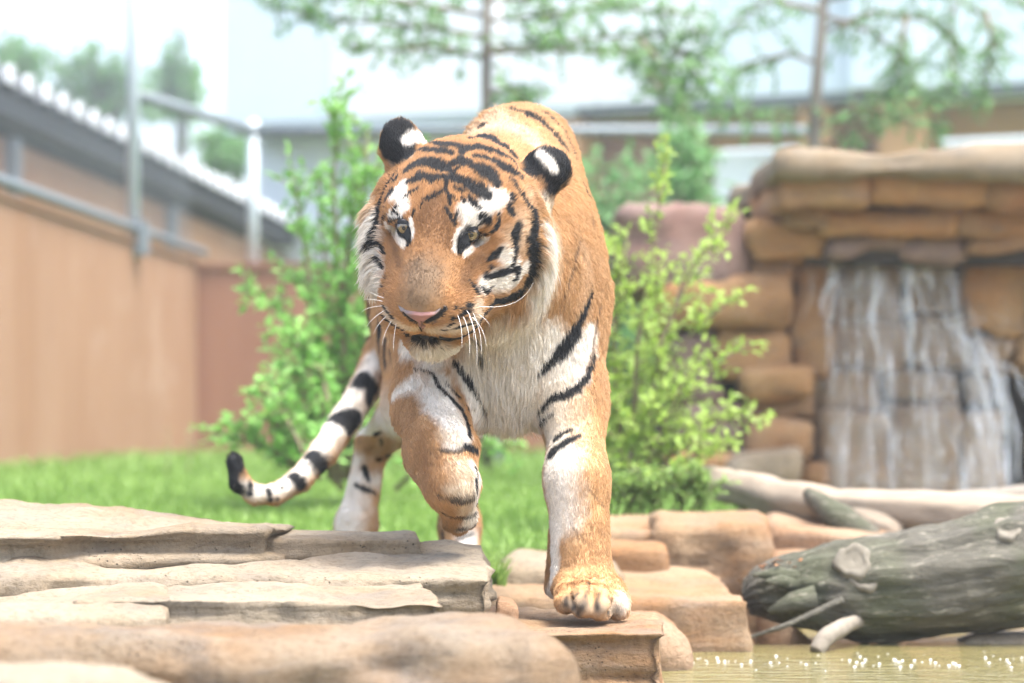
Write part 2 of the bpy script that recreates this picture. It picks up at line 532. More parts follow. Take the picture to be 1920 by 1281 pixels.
def vnormals(V, F):
    n = np.cross(V[F[:, 2]] - V[F[:, 0]], V[F[:, 3]] - V[F[:, 1]])
    N = np.zeros_like(V)
    for k in range(4): np.add.at(N, F[:, k], n)
    return N / (np.linalg.norm(N, axis=1)[:, None] + 1e-12)
rock_seed = [100]
def rock_mesh(corners, res=.03, rnd=.04, rough=.02, strata=.02, layer=.045, fine=.004, maxn=140, facet=.9):
    """eight corners: bottom FL FR BR BL, top FL FR BR BL"""
    rock_seed[0] += 1; sd = rock_seed[0]
    c = np.array([tuple(p) for p in corners], float)
    du = np.linalg.norm(c[5] - c[4]); dv = np.linalg.norm(c[7] - c[4]); dw = max(np.linalg.norm(c[4] - c[0]), .02)
    n = [int(min(maxn, max(3, d / res))) for d in (du, dv, dw)]
    Q, F = box_grid(n)
    h = np.array((du, dv, dw)) / 2
    r = min(rnd, h.min() * .95)
    p = Q * h
    cl = np.clip(p, -(h - r), h - r)
    d = p - cl
    p = (cl + r * d / (np.linalg.norm(d, axis=1)[:, None] + 1e-9)) / h
    u, v, w = (p.T + 1) / 2
    def bl(i):
        return (c[i] * ((1-u)*(1-v))[:, None] + c[i+1] * (u*(1-v))[:, None] + c[i+2] * (u*v)[:, None] + c[i+3] * ((1-u)*v)[:, None])
    V = bl(0) * (1 - w)[:, None] + bl(4) * w[:, None]
    N = vnormals(V, F)
    V = V + N * (rough * fbm(V, 1.0 / max(.12, min(.5, dv)), 4, sd))[:, None]
    # chipped facets: every cell of a warped lattice sits a little proud or back
    q = V + .05 * np.stack([vnoise(V, 5.0, sd + k) for k in (11, 12, 13)], 1)
    cell = np.floor(q * np.array((5.0, 5.0, 9.0))).astype(np.int64)
    fr = q * np.array((5.0, 5.0, 9.0)) - cell
    blend = np.clip(np.minimum(fr, 1 - fr).min(1) / .12, 0, 1)
    V = V + N * (rough * facet * (_hash(cell[:, 0], cell[:, 1], cell[:, 2], sd + 9) - .5) * blend * (1 - .75 * np.clip((N[:, 2] - .5) / .4, 0, 1)))[:, None]
    side = 1 - np.clip((N[:, 2] - .35) / .4, 0, 1)
    if strata > 0:
        zz = V[:, 2] / layer + .8 * fbm(V * np.array((1, 1, .3)), 2.2, 3, sd + 1) + sd * .37
        k = np.floor(zz).astype(np.int64); f = zz - k
        def lev(k): return _hash(k, k * 0 + 3, k * 0 + sd, 5)
        sm = np.clip((f - .78) / .22, 0, 1); sm = sm * sm * (3 - 2 * sm)
        off = lev(k) * (1 - sm) + lev(k + 1) * sm
        off = off - .35 * np.exp(-((f - .9) / .07) ** 2)
        hn = N.copy(); hn[:, 2] *= .2
        V = V + hn * ((off - .62) * strata * 1.5 * side * (.6 + .6 * vnoise(V, 3.0, sd + 2)))[:, None]
    V = V + N * (fine * fbm(V, 24.0, 4, sd + 3))[:, None]
    V = V + N * (rough * .30 * fbm(V * np.array((1, 1, 2.2)), 7.0, 3, sd + 4))[:, None]
    return V, F
def rock_from_top(top, zb, batter=.02, **kw):
    """top: FL FR BR BL as (px, py, D); the sides fall to height zb"""
    T = [W(*q) for q in top]
    ctr = sum(T, Vector()) / 4
    Bt = []
    for q in T:
        o = Vector((q.x - ctr.x, q.y - ctr.y, 0)).normalized() * batter
        Bt.append(Vector((q.x + o.x, q.y + o.y, zb)))
    return rock_mesh(Bt + T, **kw)
def rock_thing(name, label, VF, mat, group=None, cat='rock'):
    V, F = VF
    c = V.mean(0); c[2] = V[:, 2].min()
    o = link(name, new_mesh(name, V - c, F, mat, True), None, None, label, cat, group)
    o.location = c
    return o

# ledge in front of the tiger, from the far side to the near side
rock_thing('rock_slab', 'long layered sandstone slab at the back of the near ledge, below the tiger\'s lifted paw',
    rock_from_top([(-140, 1078, 4.20), (924, 1078, 4.31), (904, 1020, 4.74), (-140, 996, 4.8)], -.35, .015, res=.011, rnd=.010, rough=.036, strata=.045, layer=.036, fine=.006, maxn=210), SAND, 'rocks of the near ledge')
rock_thing('rock_slab', 'wide smooth-topped sandstone slab lying highest on the near ledge at its far left',
    rock_from_top([(-160, 992, 4.30), (500, 1010, 4.46), (560, 984, 4.86), (-160, 934, 5.15)], .12, .01, res=.012, rnd=.012, rough=.034, strata=.04, layer=.03, fine=.006, maxn=180), SAND, 'rocks of the near ledge')
rock_thing('rock_flake', 'thin broken sandstone flake lying on the layered slab below the tiger\'s hind foot',
    rock_from_top([(490, 1011, 4.55), (782, 1013, 4.60), (772, 1000, 4.78), (500, 990, 4.84)], .130, .006, res=.008, rnd=.006, rough=.016, strata=.014, layer=.012, fine=.004, maxn=90), SAND, 'rocks of the near ledge')
rock_thing('rock_slab', 'flat sandy sandstone slab in the middle of the near ledge, one step down',
    rock_from_top([(130, 1128, 3.90), (848, 1126, 3.98), (800, 1090, 4.30), (220, 1082, 4.34)], -.3, .02, res=.012, rnd=.010, rough=.03, strata=.035, layer=.03, fine=.005, maxn=140), SAND, 'rocks of the near ledge')
rock_thing('rock_slab', 'pale sandstone slab on the left, wedged between the highest slab and the front boulder',
    rock_from_top([(-200, 1160, 3.75), (330, 1140, 3.85), (300, 1100, 4.2), (-200, 1128, 4.2)], -.3, .02, res=.016, rnd=.012, rough=.034, strata=.03, layer=.04, maxn=100), SAND, 'rocks of the near ledge')
rock_thing('boulder', 'big blurred brown boulder with a rounded right end at the very front of the ledge',
    rock_from_top([(-260, 1216, 3.30), (1086, 1196, 3.38), (990, 1146, 3.72), (-260, 1164, 3.72)], -.4, .02, res=.016, rnd=.085, rough=.055, strata=.045, layer=.05, maxn=150), SAND5, 'rocks of the near ledge')
rock_thing('boulder', 'pale blurred boulder top in the bottom left corner, closest to the viewer',
    rock_from_top([(-300, 1292, 2.70), (470, 1330, 2.74), (250, 1252, 2.98), (-300, 1204, 3.02)], -.4, .02, res=.02, rnd=.06, rough=.03, strata=.02, layer=.05, maxn=90), SAND, 'rocks of the near ledge')
rock_thing('pebble', 'small brown stone in the gap between the layered slab and the rock under the forepaw',
    rock_from_top([(928, 1128, 4.44), (972, 1136, 4.44), (966, 1120, 4.56), (930, 1112, 4.56)], .0, .010, res=.008, rnd=.014, rough=.008, strata=.004, layer=.02), SAND3)
rock_thing('rock_block', 'cracked square rock under the tiger\'s standing forepaw',
    rock_from_top([(900, 1186, 4.26), (1250, 1190, 4.24), (1236, 1152, 4.66), (900, 1130, 4.90)], -.45, .012, res=.011, rnd=.010, rough=.024, strata=.030, layer=.05, fine=.006, maxn=120), SAND2)
# rocks right behind the forepaw
rock_thing('boulder', 'rounded grey-brown boulder at the water\'s edge just right of the forepaw',
    rock_from_top([(1150, 1172, 4.95), (1296, 1190, 4.95), (1268, 1152, 5.25), (1150, 1146, 5.25)], -.4, .03, res=.02, rnd=.07, rough=.025, strata=.02), SAND3)
rock_thing('rock_slab', 'low orange-brown slab at the water\'s edge behind the forepaw',
    rock_from_top([(900, 1120, 5.36), (1408, 1124, 5.36), (1330, 1074, 6.05), (880, 1040, 6.3)], -.4, .02, res=.018, rnd=.014, rough=.03, strata=.03, layer=.06, maxn=120), SAND2)
rock_thing('rock_slab', 'flat pale slab on the lawn\'s edge behind the standing foreleg',
    rock_from_top([(930, 1066, 5.75), (1160, 1070, 5.75), (1140, 1030, 6.35), (960, 1024, 6.35)], -.1, .02, res=.02, rnd=.03, rough=.02, strata=.02, layer=.05, maxn=80), SAND)
rock_thing('rock_block', 'large square-cut block with rusty front, stacked to the right of the standing foreleg',
    rock_from_top([(1232, 990, 6.16), (1432, 986, 6.16), (1428, 958, 6.7), (1220, 960, 6.7)], -.3, .01, res=.018, rnd=.014, rough=.026, strata=.03, layer=.09, maxn=90), SAND2)
rock_thing('rock_block', 'long low block with a sloping top between the shrub and the square-cut block',
    rock_from_top([(1110, 1000, 6.24), (1236, 992, 6.24), (1236, 962, 6.72), (1110, 966, 6.72)], -.3, .01, res=.02, rnd=.016, rough=.028, strata=.03, layer=.09, maxn=80), SAND2)
rock_thing('rock_block', 'small ochre block with a pale top in front of the sloping block',
    rock_from_top([(1118, 1028, 5.98), (1256, 1030, 5.98), (1246, 1012, 6.2), (1118, 1008, 6.2)], -.2, .01, res=.018, rnd=.03, rough=.014, strata=.02, layer=.08, maxn=70), SAND2)
rock_thing('rock_block', 'shaded grey-brown block under the end of the pale fallen branch',
    rock_from_top([(1436, 992, 6.40), (1700, 1004, 6.40), (1690, 966, 6.9), (1440, 962, 6.9)], -.3, .01, res=.02, rnd=.016, rough=.028, strata=.03, layer=.09, maxn=80), SAND3)
rock_thing('boulder', 'pale boulder at the water\'s edge beneath the mossy log',
    rock_from_top([(1780, 1196, 5.55), (2010, 1190, 5.55), (2010, 1170, 6.0), (1800, 1176, 6.0)], -.4, .03, res=.03, rnd=.06, rough=.03, strata=.02), SAND)
rock_thing('rock_block', 'wide dark block behind the mossy log at the edge of the pond',
    rock_from_top([(1420, 1080, 6.1), (2100, 1060, 6.1), (2100, 1010, 6.4), (1420, 1030, 6.4)], -.4, .03, res=.04, rnd=.06, rough=.03, strata=.02), SAND3)

# ------------------------------------------------------------ stacked-stone waterfall
wfz = W(1600, 920, 9.9)
wf = empty('waterfall_rockwork', (wfz.x, 10.1, .1), 'stacked-stone waterfall with a wide overhanging cap of flat stones', 'rock waterfall')
MORTAR = rock_material('dark_mortar', (.06, .05, .042), (.045, .037, .03), (.035, .032, .03), 4)
WET = rock_material('wet_stone', (.33, .24, .155), (.28, .17, .09), (.21, .185, .16), 5)
def stone(x0, y0, x1, y1, D, dep, mat, rnd=.06, skew=0, name='stone', rough=.024, facet=1.5):
    a = W(x0 - 2, y1 + 2, D); b = W(x1 + 2, y0 - 2, D)
    j = lambda: random.uniform(-.015, .015)
    cs = []
    for z in (a.z, b.z):
        for (x, y) in ((a.x, D), (b.x, D), (b.x, D + dep), (a.x, D + dep)):
            cs.append((x + j(), y + j(), z + j() + (skew * (x - a.x))))
    V, F = rock_mesh(cs, res=.045, rnd=rnd * .5, rough=rough * 1.5, strata=.0, layer=.12, fine=.010, maxn=20, facet=facet)
    return attach(link(name, new_mesh(name, V, F, mat, True)), wf)
a, b = W(1500, 925, 10.0), W(2120, 480, 10.0)
mb = MB(); mb.box((a.x, 10.15, -.2), (b.x, 11.6, b.z)); mb.build('backing', MORTAR, wf)
a, b = W(1260, 925, 9.9), W(1545, 520, 9.9)
mb = MB(); mb.box((a.x, 10.05, -.2), (b.x, 11.2, b.z)); mb.build('backing', MORTAR, wf)
a, b = W(1520, 490, 9.6), W(2120, 320, 9.6)
mb = MB(); mb.box((a.x, 9.72, a.z), (b.x, 11.4, b.z)); mb.build('backing', MORTAR, wf)
# cap
stone(1458, 276, 2150, 330, 9.33, 1.9, SAND, .05, rough=.03, facet=.5)
for q in ((1466, 312, 1622, 388, 9.42, 1.2, GOLD), (1628, 326, 1856, 386, 9.46, 1.2, GOLD), (1860, 326, 2040, 388, 9.46, 1.2, GOLD2),
          (1484, 386, 1560, 424, 9.56, 1.0, GOLD2), (1545, 388, 1790, 432, 9.60, 1.0, GOLD), (1794, 388, 2030, 434, 9.60, 1.0, GOLD2),
          (1556, 432, 1690, 484, 9.68, 1.0, SAND4), (1694, 434, 1812, 488, 9.70, 1.0, SAND4), (1816, 434, 2010, 480, 9.66, 1.0, GOLD2)):
    stone(*q, rnd=.045)
# left shoulder
for q in ((1404, 412, 1544, 490, 9.70, .9, GOLD, .07), (1400, 490, 1492, 530, 9.8, .8, GOLD2, .05), (1165, 392, 1402, 545, 9.75, 1.0, SAND4, .12),
          (1492, 492, 1562, 712, 9.86, .6, GOLD2, .06), (1236, 522, 1490, 612, 9.72, .9, GOLD, .13), (1350, 612, 1488, 704, 9.80, .8, GOLD, .09),
          (1262, 620, 1352, 760, 9.82, .8, SAND4, .08), (1394, 684, 1530, 744, 9.74, .8, GOLD, .07), (1270, 760, 1396, 850, 9.8, .8, SAND4, .08),
          (1396, 742, 1528, 786, 9.86, .8, GOLD2, .05), (1398, 782, 1528, 862, 9.72, .8, GOLD2, .09), (1366, 842, 1506, 910, 9.60, .9, SAND, .08),
          (1506, 862, 1560, 915, 9.8, .6, GOLD2, .05), (1250, 850, 1366, 915, 9.7, .8, GOLD, .07), (1500, 712, 1560, 862, 9.95, .6, WET, .05)):
    stone(*q[:7], rnd=q[7])
# wet back wall behind the falling water
for q in ((1562, 486, 1684, 606, 9.98, WET), (1688, 490, 1800, 596, 10.02, WET), (1806, 482, 1935, 622, 9.92, GOLD), (1940, 480, 2080, 640, 9.9, GOLD),
          (1546, 610, 1700, 694, 9.96, WET), (1704, 600, 1832, 690, 10.0, WET), (1838, 628, 1900, 700, 9.95, SAND3), (1904, 626, 2060, 700, 9.93, GOLD),
          (1544, 698, 1652, 772, 9.95, WET), (1656, 694, 1800, 756, 9.98, WET), (1804, 700, 1860, 768, 10.0, WET),
          (1542, 776, 1664, 925, 9.9, WET), (1668, 760, 1800, 925, 9.93, WET), (1804, 772, 1886, 925, 9.95, WET), (1960, 704, 2080, 925, 9.9, SAND3)):
    stone(*q[:5], .3, q[5], rnd=.05)

# falling water: many thin threads that thin out and bend as they fall
m = NT('falling_water')
tp = m.n('BsdfTransparent').outputs[0]
pr = m.principled((.86, .90, .93), .10, .6, Transmission_Weight=.25, IOR=1.33)
fall_mat = m.done(m.n('MixShader', i0=.24, i1=tp, i2=pr).outputs[0])
mb = MB()
r2 = random.Random(5)
def thread(x0, y0, x1, y1, D, w):
    n = 16
    pts, rad = [], []
    ph, am = r2.uniform(0, 6), r2.uniform(.003, .012)
    for i in range(n):
        t = i / (n - 1)
        p = W(x0 + (x1 - x0) * t ** .6 , y0 + (y1 - y0) * t, D)
        p.x += am * math.sin(ph + t * 9); p.y -= .05 + .12 * math.sqrt(t) - .02 * r2.random()
        pts.append(p); rad.append(w * (.5 + .9 * r2.random()) * (.35 + .65 * math.sin(math.pi * min(.95, t + .08))))
    mb.tube(pts, rad, 6)
for k in range(26):
    x = r2.choice((r2.gauss(1580, 18), r2.gauss(1640, 26), r2.gauss(1690, 20), r2.gauss(1760, 30)))
    y0 = 486 + r2.random() * 30; L_ = r2.choice((60, 90, 130, 200, 380)) * r2.uniform(.6, 1.1)
    thread(x, y0, x + (x - 1650) * .35 + r2.gauss(0, 8), min(918, y0 + L_), 9.94, r2.choice((.003, .005, .009, .016)))
for k in range(22):
    x = r2.uniform(1545, 1850); y0 = r2.uniform(600, 800)
    thread(x, y0, x + r2.gauss((x - 1690) * .15, 8), min(918, y0 + r2.uniform(60, 260)), 9.9, r2.choice((.003, .005, .008)))
for k in range(16):
    t = r2.random()
    thread(1750 + 120 * t + r2.gauss(0, 8), 590 + 90 * t, 1850 + 50 * t + r2.gauss(0, 10), 760 + 150 * r2.random(), 9.92, r2.choice((.003, .006, .009)))
# a thin, torn sheet of water over the stones
m = NT('water_film')
c = m.coord()
lay = m.n('Mapping', Vector=c); lay.inputs['Scale'].default_value = (16, 16, 1.1)
lay2 = m.n('Mapping', Vector=c); lay2.inputs['Scale'].default_value = (44, 44, 2.6)
st = m.noise(lay.outputs[0], 1.0, 5, .6, .4); st2 = m.noise(lay2.outputs[0], 1.0, 5, .65, .3)
al = m.ramp(m.math('ADD', m.math('MULTIPLY', st, .6), m.math('MULTIPLY', st2, .4)), [(.46, .01), (.58, .10), (.72, .62)])
pr = m.principled((.82, .87, .92), .16, .6, m.bump(st2, .5, .02))
film_mat = m.done(m.n('MixShader', i0=al, i1=m.n('BsdfTransparent').outputs[0], i2=pr).outputs[0])
V, Fc = [], []
NX, NY = 60, 50
for side in (0, 1):
    for j in range(NY + 1):
        t = j / NY
        x0 = 1548 - 14 * t; x1 = 1780 + 110 * min(1, t * 1.25) ** .8
        for i in range(NX + 1):
            u = i / NX
            p = W(x0 + (x1 - x0) * u, 486 + 436 * t, 9.84)
            p.y -= .03 + .16 * math.sqrt(t) + .02 * math.sin(u * 23 + t * 3) + .012 * math.sin(u * 61 - t * 5) - .008 * side
            V.append(p)
N0 = (NX + 1) * (NY + 1)
for sd_ in (0, 1):
    for j in range(NY):
        for i in range(NX):
            q = [sd_ * N0 + j*(NX+1)+i, sd_ * N0 + j*(NX+1)+i+1, sd_ * N0 + (j+1)*(NX+1)+i+1, sd_ * N0 + (j+1)*(NX+1)+i]
            Fc.append(tuple(q if sd_ else q[::-1]))
link('waterfall_sheet', new_mesh('waterfall_sheet', V, Fc, film_mat, True), kind='structure')
for k in range(220):
    p = W(r2.uniform(1540, 1890), r2.uniform(560, 915), 9.78 - .1 * r2.random()); s = r2.uniform(.002, .006)
    mb.tube([p, p + Vector((0, 0, -s * r2.uniform(2, 6)))], s, 5)
mb.build('waterfall', fall_mat, kind='structure', smooth=True)

# ------------------------------------------------------------ logs
m = NT('mossy_bark')
c = m.coord()
lay = m.n('Mapping', Vector=c); lay.inputs['Scale'].default_value = (2.5, 14, 14)
n1 = m.noise(lay.outputs[0], 3.0, 7, .7, .8); n2 = m.noise(c, 5, 5); n3 = m.noise(c, 45, 5, .7)
col = m.mix(n1, (.038, .038, .030), (.185, .172, .14))
col = m.mix(m.ramp(n2, [(.45, 0), (.62, .7)]), col, (.080, .090, .052))
col = m.mix(m.ramp(m.noise(lay.outputs[0], 6.0, 6, .7), [(.56, 0), (.68, .75)]), col, (.36, .34, .27))
bark_mat = m.done(m.principled(col, .9, .2, m.bump(m.math('ADD', n1, m.math('MULTIPLY', n3, .4)), .9, .02)))
m = NT('bleached_wood')
c = m.coord()
lay = m.n('Mapping', Vector=c); lay.inputs['Scale'].default_value = (2.0, 16, 16)
n1 = m.noise(lay.outputs[0], 3.0, 7, .65, .5)
bleach_mat = m.done(m.principled(m.mix(n1, (.19, .15, .11), (.33, .275, .21)), .85, .2, m.bump(n1, .6, .01)))
m = NT('cut_wood')
c = m.coord()
wv = m.n('TexNoise', Vector=c, Scale=40.0, Detail=4.0).outputs[0]
cut_mat = m.done(m.principled(m.mix(wv, (.13, .115, .09), (.26, .23, .19)), .85, .2, m.bump(wv, .5, .006)))

def log_mesh(pts, seg=28, sub=10, amp=.012, seed=1):
    """pts (px, py, D, r); smooth tapered trunk with ridged bark"""
    P = [W(*q[:3]) for q in pts]; R = [q[3] for q in pts]
    C, RR = [], []
    n = len(P)
    for i in range(n - 1):
        p0, p1, p2, p3 = P[max(i-1, 0)], P[i], P[i+1], P[min(i+2, n-1)]
        for k in range(sub):
            t = k / sub
            C.append(.5 * ((2*p1) + (p2-p0)*t + (2*p0-5*p1+4*p2-p3)*t*t + (3*p1-p0-3*p2+p3)*t**3)); RR.append(R[i] + (R[i+1]-R[i])*t)
    C.append(P[-1]); RR.append(R[-1])
    mb = MB(); mb.tube(C, RR, seg)
    V = np.array(mb.v)
    ctr = np.repeat(np.array([tuple(c) for c in C]), seg, axis=0)
    d = V - ctr; d /= np.linalg.norm(d, axis=1)[:, None]
    k = np.tile(np.arange(seg), len(C))
    V = V + d * (amp * (fbm(V * np.array((1, 2.5, 2.5)), 7.0, 4, seed) + .5 * vnoise(np.stack([k * .9, ctr[:, 0] * 2, k * 0.], 1), 1.0, seed + 3)))[:, None]
    return V, mb.f
def log_thing(name, label, pts, mat, cat='log', **kw):
    V, F = log_mesh(pts, **kw)
    c = np.array(V).mean(0); c[2] = V[:, 2].min()
    root = empty(name, c, label, cat)
    attach(link('trunk', new_mesh('trunk', V, F, mat, True)), root)
    return root
lg = log_thing('fallen_log', 'thick dark mossy log leaning out of the pond with two sawn knots', [(1404, 1128, 5.66, .030), (1440, 1118, 5.64, .062), (1500, 1112, 5.62, .088), (1600, 1104, 5.6, .116),
     (1720, 1092, 5.6, .130), (1850, 1068, 5.6, .136), (2080, 1020, 5.6, .14)], bark_mat, amp=.020, seg=72, sub=14)
knot_mat = flat_mat('weathered_knot', (.17, .155, .125), .9, .15, var=.45, scale=45)
def knot(px, py, D, r, parent, nrm=(-.15, -.85, .35)):
    o = W(px, py, D); nv = Vector(nrm).normalized(); u = nv.orthogonal().normalized(); w = nv.cross(u)
    V, Fc = [], []
    prof = [(1.35, -.05), (1.25, .010), (1.05, .022), (.85, .020), (.70, .004), (.52, .010), (.36, .003), (.2, .008), (.01, -.004)]
    for rr, h in prof:
        for k in range(28):
            a = 2 * math.pi * k / 28
            q = r * rr * (1 + .10 * math.sin(3 * a + rr * 3) + .06 * math.sin(7 * a))
            V.append(o + (u * math.cos(a) + w * math.sin(a)) * q + nv * (h * .32 * r / .05))
    Fc = [(i*28+k, i*28+(k+1)%28, (i+1)*28+(k+1)%28, (i+1)*28+k) for i in range(len(prof)-1) for k in range(28)]
    attach(link('knot', new_mesh('knot', V, Fc, knot_mat, True)), parent)
knot(1600, 1052, 5.500, .032, lg)
knot(1622, 1082, 5.492, .026, lg)
knot(1890, 990, 5.51, .026, lg, (-.1, -.7, .7))
# splintered end
for (a, b, r) in (((1500, 1085, 5.56), (1412, 1078, 5.52), .020), ((1490, 1098, 5.54), (1436, 1090, 5.47), .018), ((1530, 1120, 5.5), (1440, 1148, 5.5), .028)):
    MB().tube([W(*a), (W(*a) + W(*b)) / 2 + Vector((0, 0, .006)), W(*b)], [r, r * .8, r * .25], 8).build('splinter', bark_mat, lg, True)
log_thing('dead_branch', 'thin grey stick leaning on the mossy log above the water', [(1404, 1196, 5.45, .004), (1480, 1170, 5.42, .006), (1580, 1124, 5.45, .007)], bark_mat, 'branch', amp=.003, seg=10)
log_thing('root_stump', 'short pale peeled stump poking out of the water under the mossy log', [(1530, 1222, 5.36, .016), (1548, 1196, 5.38, .020), (1580, 1176, 5.45, .020), (1620, 1160, 5.55, .014)], cut_mat, 'stump', amp=.006, seg=14)
log_thing('fallen_branch', 'pale bleached fallen trunk lying across the blocks below the waterfall', [(1238, 886, 7.3, .028), (1330, 902, 7.1, .046), (1450, 932, 6.9, .052), (1560, 950, 6.75, .050), (1660, 985, 6.62, .040), (1690, 1000, 6.6, .02)], bleach_mat, 'branch', amp=.012)
log_thing('fallen_branch', 'long smooth cream trunk lying to the right of the bleached fallen trunk', [(1520, 945, 6.75, .028), (1600, 950, 6.7, .050), (1740, 962, 6.6, .060), (1900, 972, 6.5, .064), (2080, 985, 6.4, .066)], bleach_mat, 'branch', amp=.008)
log_thing('fallen_branch', 'reddish upper trunk resting behind the cream trunk by the waterfall foot', [(1700, 950, 7.1, .02), (1800, 944, 7.0, .034), (1950, 935, 6.95, .042), (2080, 930, 6.9, .045)], cut_mat, 'branch', amp=.008)
log_thing('broken_stub', 'short dark pointed branch stub sticking up from the pale fallen trunk', [(1510, 918, 6.62, .008), (1530, 938, 6.62, .026), (1580, 975, 6.60, .040), (1640, 1010, 6.58, .03)], bark_mat, 'branch', amp=.006, seg=14)
# leaf litter on the log
lit = flat_mat('dry_leaf', (.42, .20, .09), .8, .2, var=.3, scale=60)
mbl = MB()
for k in range(26):
    p = W(r2.uniform(1425, 1500), r2.uniform(1052, 1086), 5.58 + r2.uniform(-.05, .05)); p.z += .004
    a, s = r2.uniform(0, 6.28), r2.uniform(.006, .013)
    u = Vector((math.cos(a), math.sin(a), r2.uniform(-.3, .3))) * s; v = Vector((-math.sin(a), math.cos(a), r2.uniform(-.3, .5))) * s * .5
    mbl.add([p - u, p - v + Vector((0, 0, .003)), p + u, p + v + Vector((0, 0, .003))], [(0, 1, 2), (0, 2, 3)])
mbl.build('leaf_litter', lit, kind='stuff')
# foam on the pond: pale bubbles standing in for sun glints
glint_foam_mat = flat_mat('glint_foam', (.62, .64, .63), .15, .6, var=.02)
mbf = MB()
def bub(p, r):
    V, Fc = [], []
    for i in range(5):
        a = math.pi / 2 * i / 4
        for k in range(8):
            V.append(p + Vector((math.cos(2*math.pi*k/8) * r * math.cos(a), math.sin(2*math.pi*k/8) * r * math.cos(a), r * .35 * math.sin(a))))
    mbf.add(V, [(i*8+k, i*8+(k+1)%8, (i+1)*8+(k+1)%8, (i+1)*8+k) for i in range(4) for k in range(8)])
for k in range(170):
    px = r2.choice((r2.uniform(1255, 1560), r2.uniform(1560, 2000), r2.uniform(1560, 2000)))
    py = r2.gauss(1241, 7) if px > 1380 else r2.gauss(1240, 4)
    D = .5 * FPX / (py - 800)
    bub(Vector(((px - 960) * D / FPX, D, -.1205)), r2.choice((.0012, .0018, .0026, .0040)))
mbf.build('pond_glint_foam', glint_foam_mat, kind='stuff', smooth=True)
# ============================================================ PLANTS
def leaf_mat(name, col, tint, rough=.45):
    m = NT(name)
    oi = m.coord()
    nz = m.noise(oi, 14, 3)
    c = m.mix(nz, col, tint)
    d = m.principled(c, rough, .35)
    t = m.n('BsdfTranslucent', Color=c).outputs[0]
    return m.done(m.n('MixShader', i0=.42, i1=d, i2=t).outputs[0])
LEAF = leaf_mat('shrub_leaf', (.12, .32, .06), (.26, .48, .11))
LIME = leaf_mat('lime_leaf', (.22, .37, .06), (.38, .50, .10))
NEEDLE = leaf_mat('needle_spray', (.10, .24, .08), (.20, .36, .13))
FAR = leaf_mat('far_leaf', (.08, .22, .07), (.17, .35, .11))
GRASS = leaf_mat('grass_blade', (.13, .245, .045), (.25, .375, .09), .5)
twig_mat = flat_mat('twig_bark', (.17, .13, .09), .9, .15, var=.25, scale=40)
bark_grey = flat_mat('grey_bark', (.13, .12, .10), .9, .15, var=.3, scale=14)
r3 = random.Random(11)
def add_leaf(mb, p, d, n, L_, w):
    d = d.normalized(); s = d.cross(n)
    if s.length < 1e-4: s = d.orthogonal()
    s = s.normalized(); n = s.cross(d)
    a = p; b = p + d * L_ * .45 - n * L_ * .05; t = p + d * L_ - n * L_ * .18
    mb.add([a, b + s * w * .5 + n * w * .14, b, b - s * w * .5 + n * w * .14, t], [(0, 1, 2), (0, 2, 3), (1, 4, 2), (2, 4, 3)])
def spray(parent, pts, r0, lm, n_twig, twig_len, leaf, name='branch', density=1.0, droop=0.0, spread=1.0, tip=True):
    """one branch (a part) with the leaves it carries (a sub-part)"""
    P = [W(*q) if not isinstance(q, Vector) else q for q in pts]
    mb = MB(); lf = MB()
    R = [r0 * (1 - .75 * i / (len(P) - 1)) for i in range(len(P))]
    mb.tube(P, R, 6)
    segs = [(P[i], P[i+1]) for i in range(len(P)-1)]
    tot = sum((b-a).length for a, b in segs)
    def at(t):
        L0 = t * tot
        for a, b in segs:
            l = (b-a).length
            if L0 <= l: return a + (b-a) * (L0 / l), (b-a).normalized()
            L0 -= l
        return segs[-1][1], (segs[-1][1]-segs[-1][0]).normalized()
    def leaves_along(a, d, l, k):
        for i in range(k):
            t = (i + .6) / k
            p = a + d * l * t
            q = Vector((r3.gauss(0, 1), r3.gauss(0, 1), r3.gauss(.25, .8) - droop))
            ld = (d * .7 + q.normalized() * .9 * spread).normalized()
            add_leaf(lf, p, ld, Vector((r3.gauss(0, .6), r3.gauss(-.4, .6), 1)).normalized(), leaf * r3.uniform(.65, 1.25), leaf * r3.uniform(.38, .60))
    for i in range(n_twig):
        t = .12 + .88 * (i + r3.random()) / n_twig
        p, d = at(min(t, .999))
        q = Vector((r3.gauss(0, 1), r3.gauss(0, .8), r3.gauss(.3, .7) - droop)).normalized()
        td = (d * .55 + q).normalized()
        l = twig_len * r3.uniform(.5, 1.15) * (1.1 - .5 * t)
        mb.tube([p, p + td * l], [r0 * .28, r0 * .12], 4)
        leaves_along(p, td, l, max(2, int(density * l / (leaf * .30))))
    if tip: leaves_along(P[-2], (P[-1] - P[-2]).normalized(), (P[-1] - P[-2]).length, max(4, int(density * (P[-1]-P[-2]).length / (leaf * .25))))
    o = mb.build(name, twig_mat, parent, True)
    f = link('leaves', lf.mesh('leaves', lm, False), kind='stuff')
    f.parent = o
    return o

